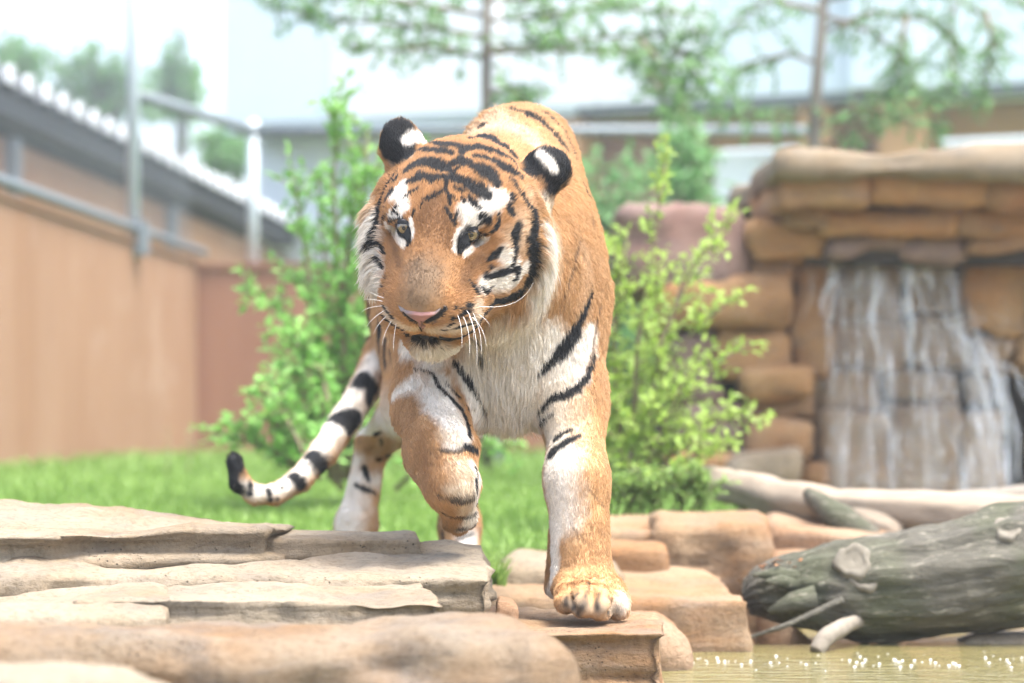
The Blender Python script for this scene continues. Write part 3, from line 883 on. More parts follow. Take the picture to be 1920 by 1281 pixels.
# leafy shrub on the left, in front of the far wall
base = W(640, 905, 8.4)
sb = empty('leafy_shrub', (base.x, 8.4, float(gz(0, 8.4))), 'tall bright green leafy shrub behind the tiger\'s tail', 'shrub')
B = lambda x, y, d=8.4: (x, y, d)
for pts, nt, tl in (
    ([B(660, 930), B(640, 600), B(625, 350), B(636, 165)], 34, .22), ([B(680, 930), B(690, 620), B(680, 400), B(690, 240)], 34, .24),
    ([B(640, 920), B(600, 650), B(575, 480), B(545, 310)], 32, .24), ([B(650, 900), B(640, 620), B(655, 430), B(668, 330)], 34, .26),
    ([B(650, 900, 8.6), B(690, 560, 8.6), B(720, 430, 8.6), B(745, 300, 8.6)], 30, .26), ([B(660, 900, 8.7), B(620, 560, 8.7), B(600, 420, 8.7), B(596, 330, 8.7)], 30, .26),
    ([B(630, 900), B(590, 700), B(530, 590), B(458, 536)], 22, .18), ([B(630, 910, 8.2), B(600, 760, 8.2), B(560, 650, 8.2), B(500, 570, 8.2)], 18, .18),
    ([B(600, 900, 8.1), B(560, 800, 8.1), B(510, 740, 8.1), B(462, 735, 8.1)], 22, .17), ([B(580, 900, 8.1), B(520, 850, 8.1), B(460, 825, 8.1), B(414, 815, 8.1)], 22, .16),
    ([B(590, 900, 8.0), B(560, 830, 8.0), B(530, 770, 8.0), B(480, 790, 8.0)], 20, .17), ([B(640, 900, 8.2), B(620, 770, 8.2), B(600, 690, 8.2), B(540, 650, 8.2)], 22, .20),
    ([B(680, 910, 8.5), B(680, 760, 8.5), B(690, 650, 8.5), B(720, 540, 8.5)], 26, .22), ([B(620, 900, 8.3), B(600, 800, 8.3), B(575, 740, 8.3), B(560, 700, 8.3)], 22, .20),
    ([B(560, 900, 8.2), B(545, 840, 8.2), B(520, 800, 8.2), B(510, 770, 8.2)], 20, .16), ([B(700, 900, 8.6), B(740, 760, 8.6), B(770, 640, 8.6), B(780, 520, 8.6)], 22, .22),
    ([B(740, 920, 8.8), B(800, 860, 8.8), B(900, 840, 8.8), B(980, 830, 8.8)], 16, .16)):
    spray(sb, pts, .011, LEAF, int(nt * 1.05), tl, .045, density=1.0)
# lime shrub to the right of the tiger
base = W(1200, 930, 7.4)
rb = empty('leafy_shrub', (base.x, 7.4, float(gz(0, 7.4))), 'airy yellow-green shrub between the tiger and the waterfall', 'shrub')
B = lambda x, y, d=7.3: (x, y, d)
for pts, nt, tl in (
    ([B(1180, 930), B(1195, 640), B(1230, 430), B(1252, 275)], 28, .15), ([B(1170, 930), B(1150, 640), B(1165, 500), B(1180, 430)], 30, .18),
    ([B(1190, 920), B(1240, 640), B(1300, 500), B(1372, 395)], 26, .15), ([B(1190, 920), B(1230, 720), B(1300, 620), B(1386, 550)], 26, .15),
    ([B(1200, 930), B(1260, 780), B(1330, 690), B(1410, 640)], 24, .14), ([B(1200, 930), B(1270, 840), B(1340, 790), B(1426, 795)], 26, .14),
    ([B(1170, 930), B(1160, 760), B(1150, 640), B(1150, 520)], 30, .18), ([B(1180, 930, 7.5), B(1200, 720, 7.5), B(1220, 600, 7.5), B(1240, 500, 7.5)], 30, .18),
    ([B(1150, 930, 7.6), B(1130, 760, 7.6), B(1120, 640, 7.6), B(1110, 480, 7.6)], 26, .18), ([B(1190, 930, 7.2), B(1220, 850, 7.2), B(1270, 740, 7.2), B(1300, 690, 7.2)], 26, .16),
    ([B(1200, 940, 7.1), B(1250, 880, 7.1), B(1310, 850, 7.1), B(1376, 838, 7.1)], 24, .13), ([B(1170, 940, 7.2), B(1180, 860, 7.2), B(1200, 800, 7.2), B(1230, 760, 7.2)], 26, .16),
    ([B(1180, 920, 7.6), B(1260, 600, 7.6), B(1280, 520, 7.6), B(1330, 450, 7.6)], 22, .16)):
    spray(rb, pts, .008, LIME, int(nt * 1.0), tl, .034, density=.85)
# low ferny plant at the shrub's foot
fp = W(1200, 950, 6.85)
fr = empty('fern_clump', (fp.x, 6.85, float(gz(0, 6.85))), 'low feathery green clump in front of the lime shrub by the fallen trunk', 'plant')
for k in range(16):
    x = 1130 + 190 * k / 15
    spray(fr, [(x, 965, 6.85), (x + r3.uniform(-15, 25), 925, 6.8), (x + r3.uniform(-25, 45), r3.uniform(872, 905), 6.75)], .004, GRASS, 12, .08, .020, name='frond')
# background shrubs in front of the hall
for (x0, x1, y0, y1, D, lab) in ((1085, 1240, 300, 520, 15.0, 'soft grey-green bush in front of the brick wall beside the tiger\'s shoulder'), (840, 1000, 205, 420, 17, 'dim green bush showing behind the tiger\'s neck'),
                                 (1230, 1330, 230, 420, 15.5, 'thin bush growing between the brick wall and the bright windows')):
    c = W((x0+x1)/2, y1, D)
    t = empty('background_bush', (c.x, D, float(gz(0, D))), lab, 'shrub')
    for k in range(12):
        x = x0 + (x1-x0) * r3.random()
        spray(t, [Vector((c.x, D, .1)), W((x + (x0+x1)/2)/2, (y0+y1)/2 + 60, D + r3.uniform(-.3, .3)), W(x, y0 + (y1-y0) * r3.random() * .6, D + r3.uniform(-.4, .4))], .015, FAR, 22, .34, .09)

# feathery conifer with a thin trunk and the grey lamp post beside it
tr = empty('feathery_conifer', (W(912, 800, 12).x, 12.0, .115), 'thin-trunked conifer with long feathery branches above the tiger', 'tree')
MB().tube([Vector((W(912, 800, 12).x, 12, .1)), W(912, 400, 12), W(911, 150, 12), W(914, -200, 12)], [.034, .028, .024, .016], 10).build('trunk', bark_grey, tr, True)
for pts in ([(912, 70), (800, 50), (660, 40), (500, 10)], [(912, 30), (780, 5), (640, -10), (520, -30)], [(912, 110), (820, 85), (740, 95), (640, 85)], [(912, 40), (1000, 30), (1100, 20), (1180, -10)],
            [(912, 90), (1010, 85), (1150, 70), (1330, 60)], [(912, 100), (1000, 95), (1120, 95), (1240, 90)], [(912, 0), (1080, -10), (1200, 20), (1330, 30)], [(1200, 75), (1240, 120), (1270, 160), (1285, 235)],
            [(1240, 70), (1290, 110), (1310, 150), (1320, 180)], [(912, -40), (700, -50), (600, -20), (480, 0)], [(912, 175), (960, 165), (985, 185), (975, 200)], [(1150, 75), (1210, 130), (1235, 160), (1250, 210)]):
    spray(tr, [(x, y, 12 + (-.15 + .3 * r3.random())) for x, y in pts], .012, NEEDLE, 32, .22, .054, droop=.25, density=.95)
lp = empty('lamp_post', (W(931, 800, 14).x, 14, .115), 'plain pale grey metal post right beside the conifer trunk', 'post')
MB().tube([Vector((W(931, 800, 14).x, 14, .1)), W(931, -300, 14)], [.036, .034], 14).build('shaft', flat_mat('pale_grey_paint', (.34, .37, .37), .5, .4, var=.05), lp, True)
mb = MB(); x = W(931, 800, 14).x; mb.box((x - .1, 13.9, .1), (x + .1, 14.1, .14)); mb.build('base_plate', dark_steel, lp)
# drooping tree over the waterfall
t2 = empty('drooping_tree', (W(1520, 800, 13).x, 13, .115), 'slender tree with drooping sparse foliage above the waterfall cap', 'tree')
MB().tube([Vector((W(1520, 800, 13).x, 13, .1)), W(1522, 400, 13), W(1530, 180, 13), W(1560, -200, 13)], [.045, .040, .034, .02], 10).build('trunk', bark_grey, t2, True)
for pts in ([(1530, 240), (1600, 200), (1680, 215), (1760, 190)], [(1525, 290), (1600, 240), (1700, 225), (1780, 235)], [(1540, 60), (1640, 20), (1740, 40), (1840, 110)], [(1550, 0), (1680, -30), (1800, 0), (1900, 70)],
            [(1545, 30), (1640, 60), (1700, 120), (1730, 200)], [(1560, -60), (1700, -60), (1880, -20), (1960, 40)], [(1535, 120), (1480, 100), (1400, 120), (1350, 180)], [(1540, 20), (1440, 0), (1380, 40), (1340, 100)],
            [(1535, 200), (1460, 230), (1400, 220), (1340, 200)], [(1700, 30), (1690, 90), (1680, 140), (1672, 200)], [(1850, 20), (1860, 80), (1850, 150), (1840, 200)], [(1790, 10), (1780, 60), (1790, 110), (1780, 170)]):
    spray(t2, [(x, y, 13 + r3.uniform(-.2, .2)) for x, y in pts], .013, NEEDLE, 26, .22, .050, droop=.5, density=.8)
# trees beyond the shed roof
for (cx, cy, rx, ry, D, lab) in ((190, 175, 125, 80, 36, 'round green treetop showing above the corrugated roof'), (330, 150, 40, 80, 38, 'narrow pale treetop right beside the tall fence post'),
                                 (20, 130, 40, 40, 36, 'small treetop at the left edge above the corrugated roof'), (430, 290, 50, 40, 37, 'low tree crown under the dark upper rail')):
    c = W(cx, cy, D)
    t = empty('roadside_tree', (c.x, D, 0), lab, 'tree')
    MB().tube([Vector((c.x, D, 0)), Vector((c.x + .1, D, c.z - .3)), Vector((c.x, D, c.z))], [.14, .09, .05], 8).build('trunk', bark_grey, t, True)
    for k in range(15):
        a = r3.uniform(0, 6.28); rr = 1.25 * r3.random() ** .7
        e = W(cx + rx * rr * math.cos(a), cy + ry * rr * math.sin(a), D + r3.uniform(-.8, .8))
        spray(t, [Vector((c.x, D, c.z - ry * D / FPX * .8)), (Vector((c.x, D, c.z)) + e) / 2, e], .03, FAR, 11, .62, .17, name='branch')

# lawn grass: single blades, thinning out with distance
NB = 70000
g = np.random.default_rng(3)
yy = 5.6 + (19.3 - 5.6) * g.random(NB) ** 1.9
half = yy * .26
xx = (g.random(NB) * 2 - 1) * half
keep = ~((xx > np.where(yy < 6.5, -.02, .62)) & (yy < 7.35)) & (xx > -.2118 * yy * 1.0 - .2) & ~((xx > .75) & (yy > 6.6) & (xx > .28 * (yy - 4))) & ~((xx > .76) & (yy > 6.5) & (yy < 10.7))
keep &= ~((xx > .02) & (yy < 6.32))
xx, yy = xx[keep], yy[keep]; nb = len(xx)
zz = gz(xx, yy) - .005
hgt = (.035 + .045 * g.random(nb)) * (.8 + .5 * vnoise(np.stack([xx, yy, xx * 0], 1), 1.6, 77)) * (1 + .06 * (yy - 6))
wd = (.0030 + .002 * g.random(nb)) * (1 + .12 * (yy - 5.5))
ang = g.random(nb) * 6.283; lean = .25 + .5 * g.random(nb); la = g.random(nb) * 6.283
b = np.stack([xx, yy, zz], 1); s = np.stack([np.cos(ang), np.sin(ang), ang * 0], 1) * wd[:, None]
ld = np.stack([np.cos(la), np.sin(la), la * 0], 1)
m1 = b + ld * (hgt * lean * .3)[:, None] + np.array((0, 0, 1)) * (hgt * .6)[:, None]
tp_ = b + ld * (hgt * lean)[:, None] + np.array((0, 0, 1)) * hgt[:, None]
V = np.stack([b - s, b + s, m1 + s * .7, m1 - s * .7, tp_], 1).reshape(-1, 3)
i0 = np.arange(nb) * 5
faces = np.concatenate([np.stack([i0, i0+1, i0+2], 1), np.stack([i0, i0+2, i0+3], 1), np.stack([i0+3, i0+2, i0+4], 1)])
link('lawn_grass', new_mesh('lawn_grass', V, faces, GRASS, False), kind='stuff')
# a few taller dry stalks by the wall
for (px, lab) in ((310, 'pale dry grass stalk with a seed head by the foot of the wall'), (350, 'bent dry grass stalk with two seed heads near the wall corner')):
    D = 11.5; b0 = W(px, 800, D); b0.z = float(gz(0, D))
    t = empty('grass_stalk', b0, lab, 'plant')
    top = W(px + 6, 800, D)
    MB().tube([b0, (b0 + top) / 2 + Vector((.01, 0, 0)), top], [.003, .0025, .002], 5).build('stem', twig_mat, t)
    sp = MB()
    for k in range(14): add_leaf(sp, top + Vector((r3.gauss(0, .012), r3.gauss(0, .01), -.10 * k / 14)), Vector((r3.gauss(0, .6), 0, .8)), Vector((0, -1, 0)), .014, .006)
    sp.build('seed_head', flat_mat('straw', (.36, .29, .16), .8, .2), t, kind='stuff')
# crumbs of grit on the near slabs
# ------------------------------------------------------------ thin haze added in place of the veil of glass reflections
mb = MB(); mb.box((-100, -45, -2.2), (100, 150, 11.0))
hm = bpy.data.materials.new('glass_veil_haze'); hm.use_nodes = True
hn = hm.node_tree; hn.nodes.clear()
ho = hn.nodes.new('ShaderNodeOutputMaterial'); hv = hn.nodes.new('ShaderNodeVolumePrincipled')
hv.inputs['Color'].default_value = (.93, .99, 1.0, 1); hv.inputs['Density'].default_value = .0026; hv.inputs['Anisotropy'].default_value = .2
hn.links.new(hv.outputs[0], ho.inputs['Volume'])
mb.build('haze', hm, kind='stuff')
# ============================================================ TIGER
# ---- the body is one implicit surface: blended muscles and bones
PR = []   # (kind, params, k, flow, sign)
def cap(a, b, ra, rb, k=0.05, flow=None, sub=False):
    a = np.array(a, float); b = np.array(b, float)
    if flow is None: flow = (b - a)
    flow = np.array(flow, float)
    PR.append(dict(t='c', a=a, b=b, ra=ra, rb=rb, k=k, flow=flow / (np.linalg.norm(flow) + 1e-9), sub=sub,
                   c=(a + b) / 2, R=np.linalg.norm(b - a) / 2 + max(ra, rb)))
def ell(c, r, k=0.05, flow=(0, 1, -0.5), rot=None, sub=False):
    c = np.array(c, float); r = np.array(r, float)
    M = np.eye(3) if rot is None else np.array(rot, float)      # columns are the local axes
    flow = np.array(flow, float)
    PR.append(dict(t='e', c=c, r=r, M=M, k=k, flow=flow / (np.linalg.norm(flow) + 1e-9), sub=sub, R=max(r)))
def pdist(p, P):
    if p['t'] == 'c':
        ab = p['b'] - p['a']
        t = np.clip(((P - p['a']) @ ab) / (ab @ ab + 1e-12), 0, 1)
        return np.linalg.norm(P - p['a'] - t[:, None] * ab, axis=1) - (p['ra'] + (p['rb'] - p['ra']) * t)
    q = (P - p['c']) @ p['M']
    k0 = np.linalg.norm(q / p['r'], axis=1)
    k1 = np.linalg.norm(q / p['r'] ** 2, axis=1) + 1e-9
    d = k0 * (k0 - 1) / k1
    return np.where(k0 < 0.05, -p['r'].min(), d)
def sdf(P, prims):
    d = np.full(len(P), 9.0)
    for p in prims:
        e = pdist(p, P); k = p['k']
        if p['sub']:
            h = np.maximum(k - np.abs(d + e), 0) / k
            d = np.maximum(d, -e) + h * h * k * 0.25
        else:
            h = np.maximum(k - np.abs(d - e), 0) / k
            d = np.minimum(d, e) - h * h * k * 0.25
    return d

def WV(px, py, D): return np.array(W(px, py, D))

# ---- head frame: x to the tiger's left, y along the muzzle, z through the crown
yaw, pitch, roll = math.radians(-12), math.radians(38), math.radians(5.5)
fwd = np.array((0.0, -1.0, 0.0))
Rz = Matrix.Rotation(yaw, 3, 'Z')
HM = Rz @ Matrix.Rotation(pitch, 3, 'X') @ Matrix(((1, 0, 0), (0, -1, 0), (0, 0, 1)))
HM = Matrix.Rotation(roll, 3, 'Y') @ HM
HM = np.array(HM)                 # columns: images of local x, y, z
EYE_L = np.array((0.0, 0.085, 0.022))
HO = WV(821, 437, 4.36) - HM @ EYE_L
def hl(x, y, z): return HO + HM @ np.array((x, y, z), float)
def hE(c, r, k=0.04, rot=None, sub=False, flow=None):
    M = HM if rot is None else HM @ np.array(rot)
    ell(hl(*c), r, k, flow=(HM @ np.array((0, -1, 0.0))) if flow is None else HM @ np.array(flow), rot=M, sub=sub)
def hC(a, b, ra, rb, k=0.03, sub=False, flow=None):
    cap(hl(*a), hl(*b), ra, rb, k, sub=sub, flow=(HM @ np.array((0, -1, 0.0))) if flow is None else HM @ np.array(flow))

# torso
ell(WV(955, 600, 4.86), (.158, .26, .225), .06, flow=(0, .1, -1))
ell(WV(930, 580, 5.2), (.175, .36, .235), .10, flow=(-.15, 1, -.35))
ell(WV(875, 580, 5.55), (.165, .36, .20), .10, flow=(-.15, 1, -.35))
ell(WV(828, 560, 5.90), (.165, .26, .22), .10, flow=(-.15, .8, -.6))
cap(WV(985, 268, 4.98), WV(915, 400, 5.5), .062, .11, .12, flow=(-.15, 1, -.25))
# shoulder blades and shoulders
cap(WV(1008, 282, 4.97), WV(1046, 560, 4.78), .050, .080, .08, flow=(.1, .5, -.9))
ell(WV(1026, 520, 4.82), (.090, .15, .20), .07, flow=(.1, .35, -.9))
cap(WV(935, 300, 5.0), WV(835, 600, 4.78), .055, .085, .09, flow=(-.1, .4, -.9))
ell(WV(845, 640, 4.76), (.085, .13, .15), .07, flow=(-.1, .3, -.9))
# neck and throat
cap(WV(965, 330, 4.92), WV(885, 395, 4.62), .115, .112, .09, flow=(.1, 1, .2))
cap(WV(960, 470, 4.85), WV(900, 500, 4.55), .15, .125, .08, flow=(.05, .3, -1))
cap(WV(955, 560, 4.72), WV(950, 700, 4.72), .10, .085, .08, flow=(0, .1, -1))
# standing foreleg
cap(WV(1056, 560, 4.78), WV(1070, 760, 4.70), .075, .062, .06)
cap(WV(1076, 740, 4.72), WV(1081, 900, 4.62), .059, .053, .04)
cap(WV(1082, 900, 4.62), WV(1090, 1050, 4.60), .056, .056, .04)
cap(WV(1048, 1000, 4.66), WV(1042, 1100, 4.66), .018, .022, .03)
# its paw: four toes and the broad knuckles behind them
ell(WV(1098, 1100, 4.585), (.066, .085, .040), .03, flow=(0, -1, -.5))
for (x, y, d, r) in ((1062, 1124, 4.475, .0225), (1092, 1131, 4.44, .0245), (1127, 1136, 4.44, .0245), (1159, 1136, 4.475, .0220)):
    cap(WV(x - (x - 1105) * .14, y - 30, d + .085), WV(x, y - 10, d + .02), .022, r, .012, flow=(0, -.7, -.6))
    ell(WV(x, y + 6, d), (r * .95, r * 1.15, r * .95), .010, flow=(0, -.4, -.9))
for (x, y, d) in ((1077, 1132, 4.43), (1110, 1138, 4.41), (1144, 1140, 4.43)):
    cap(WV(x - (x - 1105) * .1, y - 34, d + .05), WV(x, y + 16, d - .01), .002, .006, .012, sub=True)
# lifted foreleg: upper arm, bent forearm towards the viewer, wrist, tucked paw
cap(WV(838, 640, 4.74), WV(812, 770, 4.68), .090, .074, .06)
cap(WV(812, 745, 4.66), WV(826, 850, 4.52), .066, .062, .05)
cap(WV(826, 850, 4.52), WV(846, 908, 4.46), .056, .047, .04)
cap(WV(846, 908, 4.46), WV(861, 966, 4.53), .044, .030, .03)
cap(WV(846, 962, 4.53), WV(843, 980, 4.58), .016, .016, .012)
cap(WV(861, 966, 4.52), WV(860, 988, 4.56), .017, .017, .012)
cap(WV(876, 960, 4.53), WV(878, 978, 4.58), .016, .016, .012)
ell(WV(872, 835, 4.55), (.022, .03, .010), .018, flow=(.6, 0, -.6))
ell(WV(872, 905, 4.49), (.024, .03, .010), .018, flow=(.6, 0, -.6))
# hind legs
def GY(px, py, D): return WV(px, py, D)
cap(WV(800, 560, 5.90), WV(795, 745, 5.60), .13, .085, .07)              # right thigh
cap(WV(790, 750, 5.60), WV(708, 828, 5.86), .072, .040, .05)
cap(WV(698, 836, 5.90), WV(668, 985, 5.82), .036, .043, .04)
ell(WV(694, 829, 5.93), (.026, .03, .028), .03, flow=(0, 0, -1))
ell(WV(660, 1062, 5.76), (.058, .10, .042), .04, flow=(0, -1, -.4))
cap(WV(668, 985, 5.82), WV(662, 1050, 5.80), .043, .044, .04)
cap(WV(872, 560, 5.85), WV(866, 745, 5.52), .13, .08, .07)               # left thigh
cap(WV(866, 750, 5.52), WV(858, 838, 5.76), .068, .040, .05)
cap(WV(858, 842, 5.78), WV(862, 985, 5.70), .036, .042, .04)
cap(WV(862, 985, 5.70), WV(864, 1052, 5.66), .042, .044, .04)
ell(WV(865, 1066, 5.60), (.056, .10, .042), .04, flow=(0, -1, -.4))
# tail
TAIL = [(775, 530, 6.05, .048), (742, 590, 5.98, .046), (712, 660, 5.88, .043), (688, 722, 5.80, .041), (650, 785, 5.72, .0385),
        (605, 850, 5.64, .036), (562, 900, 5.58, .0315), (515, 928, 5.54, .0275), (478, 928, 5.52, .0255), (450, 905, 5.51, .026), (440, 866, 5.51, .0225)]
for p, q in zip(TAIL[:-1], TAIL[1:]):
    cap(WV(*p[:3]), WV(*q[:3]), p[3] * .84, q[3] * .84, .012)
# head
hE((.008, -.045, .030), (.112, .115, .094), .04)
hE((.004, .035, .040), (.094, .075, .058), .05)
for s in (-1, 1):
    hE((s * .088, .010, -.030), (.056, .080, .080), .05, flow=(s * .8, -1, -.2))
    hE((s * .060, .058, .050), (.030, .032, .020), .03)                    # brow
    hE((s * .108, -.045, -.062), (.052, .055, .105), .06, flow=(s * .6, -.5, -.8))   # ruff
    hC((s * .065, .058, -.030), (s * .046, .150, -.078), .047, .044, .04, flow=(s * .8, -.7, -.2))
    hE((s * .044, .170, -.088), (.050, .058, .046), .025, flow=(s * 1, -.6, -.3))
    hE((s * .070, .060, -.085), (.050, .070, .055), .05, flow=(s * .6, -1, -.5))
hC((0, .050, .022), (0, .185, -.034), .060, .043, .04)
hC((0, .090, -.010), (0, .180, -.062), .074, .056, .04)
hE((0, .212, -.048), (.037, .024, .027), .02)
hC((0, .0, -.110), (0, .140, -.138), .080, .050, .05, flow=(0, -1, -.5))
hE((0, .165, -.152), (.048, .044, .034), .025, flow=(0, -.4, -1))
# eye sockets, the groove under the nose and the mouth
for s in (-1, 1):
    hE((s * .059, .093, .018), (.024, .018, .016), .02, sub=True)
hC((0, .240, -.080), (0, .232, -.104), .004, .005, .012, sub=True)
mouth = [(-.078, .135, -.122), (-.042, .205, -.126), (0, .226, -.113), (.042, .205, -.126), (.078, .135, -.122)]
for a, b in zip(mouth[:-1], mouth[1:]):
    hC(a, b, .006, .006, .010, sub=True)
# ears, turned so that their backs face forward
def ear(px, py, D, rx, rz, tilt, face):
    R = Matrix.Rotation(math.radians(face), 3, 'Z') @ Matrix.Rotation(math.radians(tilt), 3, 'Y')
    c = WV(px, py, D)
    ell(c, (rx, .020, rz), .020, flow=(0, 0.3, 1), rot=np.array(R))
    return c
EAR_R = ear(751, 266, 4.50, .036, .041, -8, -10)
EAR_L = ear(1032, 316, 4.54, .039, .036, 30, 15)
cap(EAR_R + (.006, 0, -.022), WV(780, 325, 4.52), .034, .06, .03, flow=(0, 0, 1))
cap(EAR_L + (-.018, 0, -.014), WV(982, 365, 4.54), .034, .058, .035, flow=(.6, 0, .7))

PRIMS = [p for p in PR if not p['sub']] + [p for p in PR if p['sub']]

def surface_mesh(prims, h):
    lo = np.min([p['c'] - p['R'] for p in prims if not p['sub']], axis=0) - 0.05
    hi = np.max([p['c'] + p['R'] for p in prims if not p['sub']], axis=0) + 0.05
    B = 14
    nb = np.ceil((hi - lo) / (B * h)).astype(int)
    N = nb * B + 1
    S = np.ones(N, dtype=np.float32)
    half = B * h / 2
    rad = half * 1.75 + 0.03
    ax = np.arange(B + 1) * h
    loc = np.stack(np.meshgrid(ax, ax, ax, indexing='ij'), -1).reshape(-1, 3)
    for bx in range(nb[0]):
        for by in range(nb[1]):
            for bz in range(nb[2]):
                o = lo + np.array((bx, by, bz)) * B * h
                c = (o + half)[None]
                near = [p for p in prims if np.linalg.norm(c[0] - p['c']) < p['R'] + rad + p['k'] + .02]
                if not any(not p['sub'] for p in near): continue
                dc = sdf(c, near)[0]
                i, j, k = bx * B, by * B, bz * B
                if dc < -rad * 1.5:
                    S[i:i+B+1, j:j+B+1, k:k+B+1] = -1
                    continue
                S[i:i+B+1, j:j+B+1, k:k+B+1] = sdf(loc + o, near).reshape(B + 1, B + 1, B + 1)
    # surface nets
    neg = S < 0
    cnt = np.zeros(N - 1, dtype=np.int8)
    cs = [(a, b, c) for a in (0, 1) for b in (0, 1) for c in (0, 1)]
    def sh(A, o): return A[o[0]:A.shape[0]-1+o[0], o[1]:A.shape[1]-1+o[1], o[2]:A.shape[2]-1+o[2]]
    for o in cs: cnt += sh(neg, o)
    act = (cnt > 0) & (cnt < 8)
    idx = np.full(N - 1, -1, dtype=np.int64)
    I = np.argwhere(act)
    idx[act] = np.arange(len(I))
    acc = np.zeros((len(I), 3)); wt = np.zeros(len(I))
    val = {o: S[I[:, 0] + o[0], I[:, 1] + o[1], I[:, 2] + o[2]] for o in cs}
    for a in cs:
        for d in range(3):
            if a[d]: continue
            b = list(a); b[d] = 1; b = tuple(b)
            va, vb = val[a], val[b]
            m = (va < 0) != (vb < 0)
            t = va[m] / (va[m] - vb[m])
            pos = np.tile(np.array(a, float), (m.sum(), 1)); pos[:, d] = t
            acc[m] += pos; wt[m] += 1
    V = lo + (I + acc / wt[:, None]) * h
    F = []
    for d in range(3):
        e1, e2 = [(1, 2), (2, 0), (0, 1)][d]
        A = neg[tuple(slice(0, -1) if q == d else slice(1, -1) for q in range(3))]
        Bn = neg[tuple(slice(1, None) if q == d else slice(1, -1) for q in range(3))]
        E = np.argwhere(A != Bn)
        inside = A[E[:, 0], E[:, 1], E[:, 2]]
        base = E.copy()
        for q in range(3):
            if q != d: base[:, q] += 1
        def cell(o1, o2):
            c = base.copy(); c[:, e1] -= o1; c[:, e2] -= o2
            return idx[c[:, 0], c[:, 1], c[:, 2]]
        q4 = np.stack([cell(1, 1), cell(0, 1), cell(0, 0), cell(1, 0)], 1)
        q4[~inside] = q4[~inside][:, ::-1]
        F.append(q4)
    F = np.concatenate(F)
    F = F[(F >= 0).all(1)]
    return V, F

VOX = 0.0048
TV, TF = surface_mesh(PRIMS, VOX)
used = np.unique(TF)                    # keep the outer shell only
def laplace(V, F, it, lam):
    e = np.concatenate([F[:, [0, 1]], F[:, [1, 2]], F[:, [2, 3]], F[:, [3, 0]]])
    for _ in range(it):
        s = np.zeros_like(V); c = np.zeros(len(V))
        np.add.at(s, e[:, 0], V[e[:, 1]]); np.add.at(c, e[:, 0], 1)
        np.add.at(s, e[:, 1], V[e[:, 0]]); np.add.at(c, e[:, 1], 1)
        V = V + lam * (s / np.maximum(c, 1)[:, None] - V)
    return V
TV = laplace(TV, TF, 2, .5)
body_mesh = new_mesh('body', TV, TF, None, True)
body_bvh = BVHTree.FromPolygons([tuple(v) for v in TV], [tuple(int(i) for i in f) for f in TF])
TN = np.zeros((len(TV), 3), dtype=np.float32)
body_mesh.vertex_normals.foreach_get('vector', TN.ravel()) if hasattr(body_mesh, 'vertex_normals') else None
EYE = Vector((0, 0, CZ))
def on_body(px, py):
    d = (W(px, py, 1.0) - EYE).normalized()
    h = body_bvh.ray_cast(EYE, d)
    return (h[0], h[1]) if h[0] is not None else (None, None)
# ---- coat markings and some painted crease shade: strokes laid on the body surface, kept as 3-D lines
CROP = {'a': (640, 180, 540 / 1330), 'b': (620, 620, 620 / 1369), 'c': (400, 560, 500 / 1334), 'p': (0, 0, 1.0), 'n': (680, 380, 300 / 1281),
        'l': (720, 640, 240 / 769), 'f': (980, 940, 300 / 1281)}
STROKES = []   # (colour, softness, points (m,3), radii (m,), strength)
def S(crop, text, col, soft=.25, strength=1.0):
    ox, oy, k = CROP[crop]
    for line in text.strip().split(';'):
        pts, rad = [], []
        for tok in line.split():
            x, y, w = (float(q) for q in tok.split(','))
            h, nrm = on_body(ox + x * k, oy + y * k)
            if h is None: continue
            pts.append(h[:]); rad.append(max(w * k * 0.5 * (1.38 if max(col) < .1 else 1.22 if min(col) > .5 else 1.0), 1.2) * h[1] / FPX)
        if pts:
            STROKES.append((np.array(col), soft, np.array(pts), np.array(rad), strength))
def stroke_w(P, pts, rad, soft, wob):
    lo = pts.min(0) - rad.max() * 1.8 - .01; hi = pts.max(0) + rad.max() * 1.8 + .01
    m = np.where(((P > lo) & (P < hi)).all(1))[0]
    w = np.zeros(len(P))
    if not len(m): return w
    Q = P[m]
    best = np.full(len(Q), 9.0)
    if len(pts) == 1:
        best = np.linalg.norm(Q - pts[0], axis=1) / rad[0]
    for a, b, ra, rb in zip(pts[:-1], pts[1:], rad[:-1], rad[1:]):
        ab = b - a
        t = np.clip((Q - a) @ ab / (ab @ ab + 1e-12), 0, 1)
        best = np.minimum(best, np.linalg.norm(Q - a - t[:, None] * ab, axis=1) / (ra + (rb - ra) * t))
    best = best + wob[m] * .17
    w[m] = np.clip((1 + soft - best) / (2 * soft), 0, 1)
    return w

ORANGE = (.395, .212, .092); DEEP = (.30, .160, .07); PALE = (.60, .46, .32); WHITE = (.71, .67, .605)
TAN = (.45, .270, .130); CREAM = (.62, .53, .41); BLACK = (.018, .019, .021); BROWN = (.175, .092, .044); GREY = (.175, .122, .078); DUSK = (.16, .10, .06)

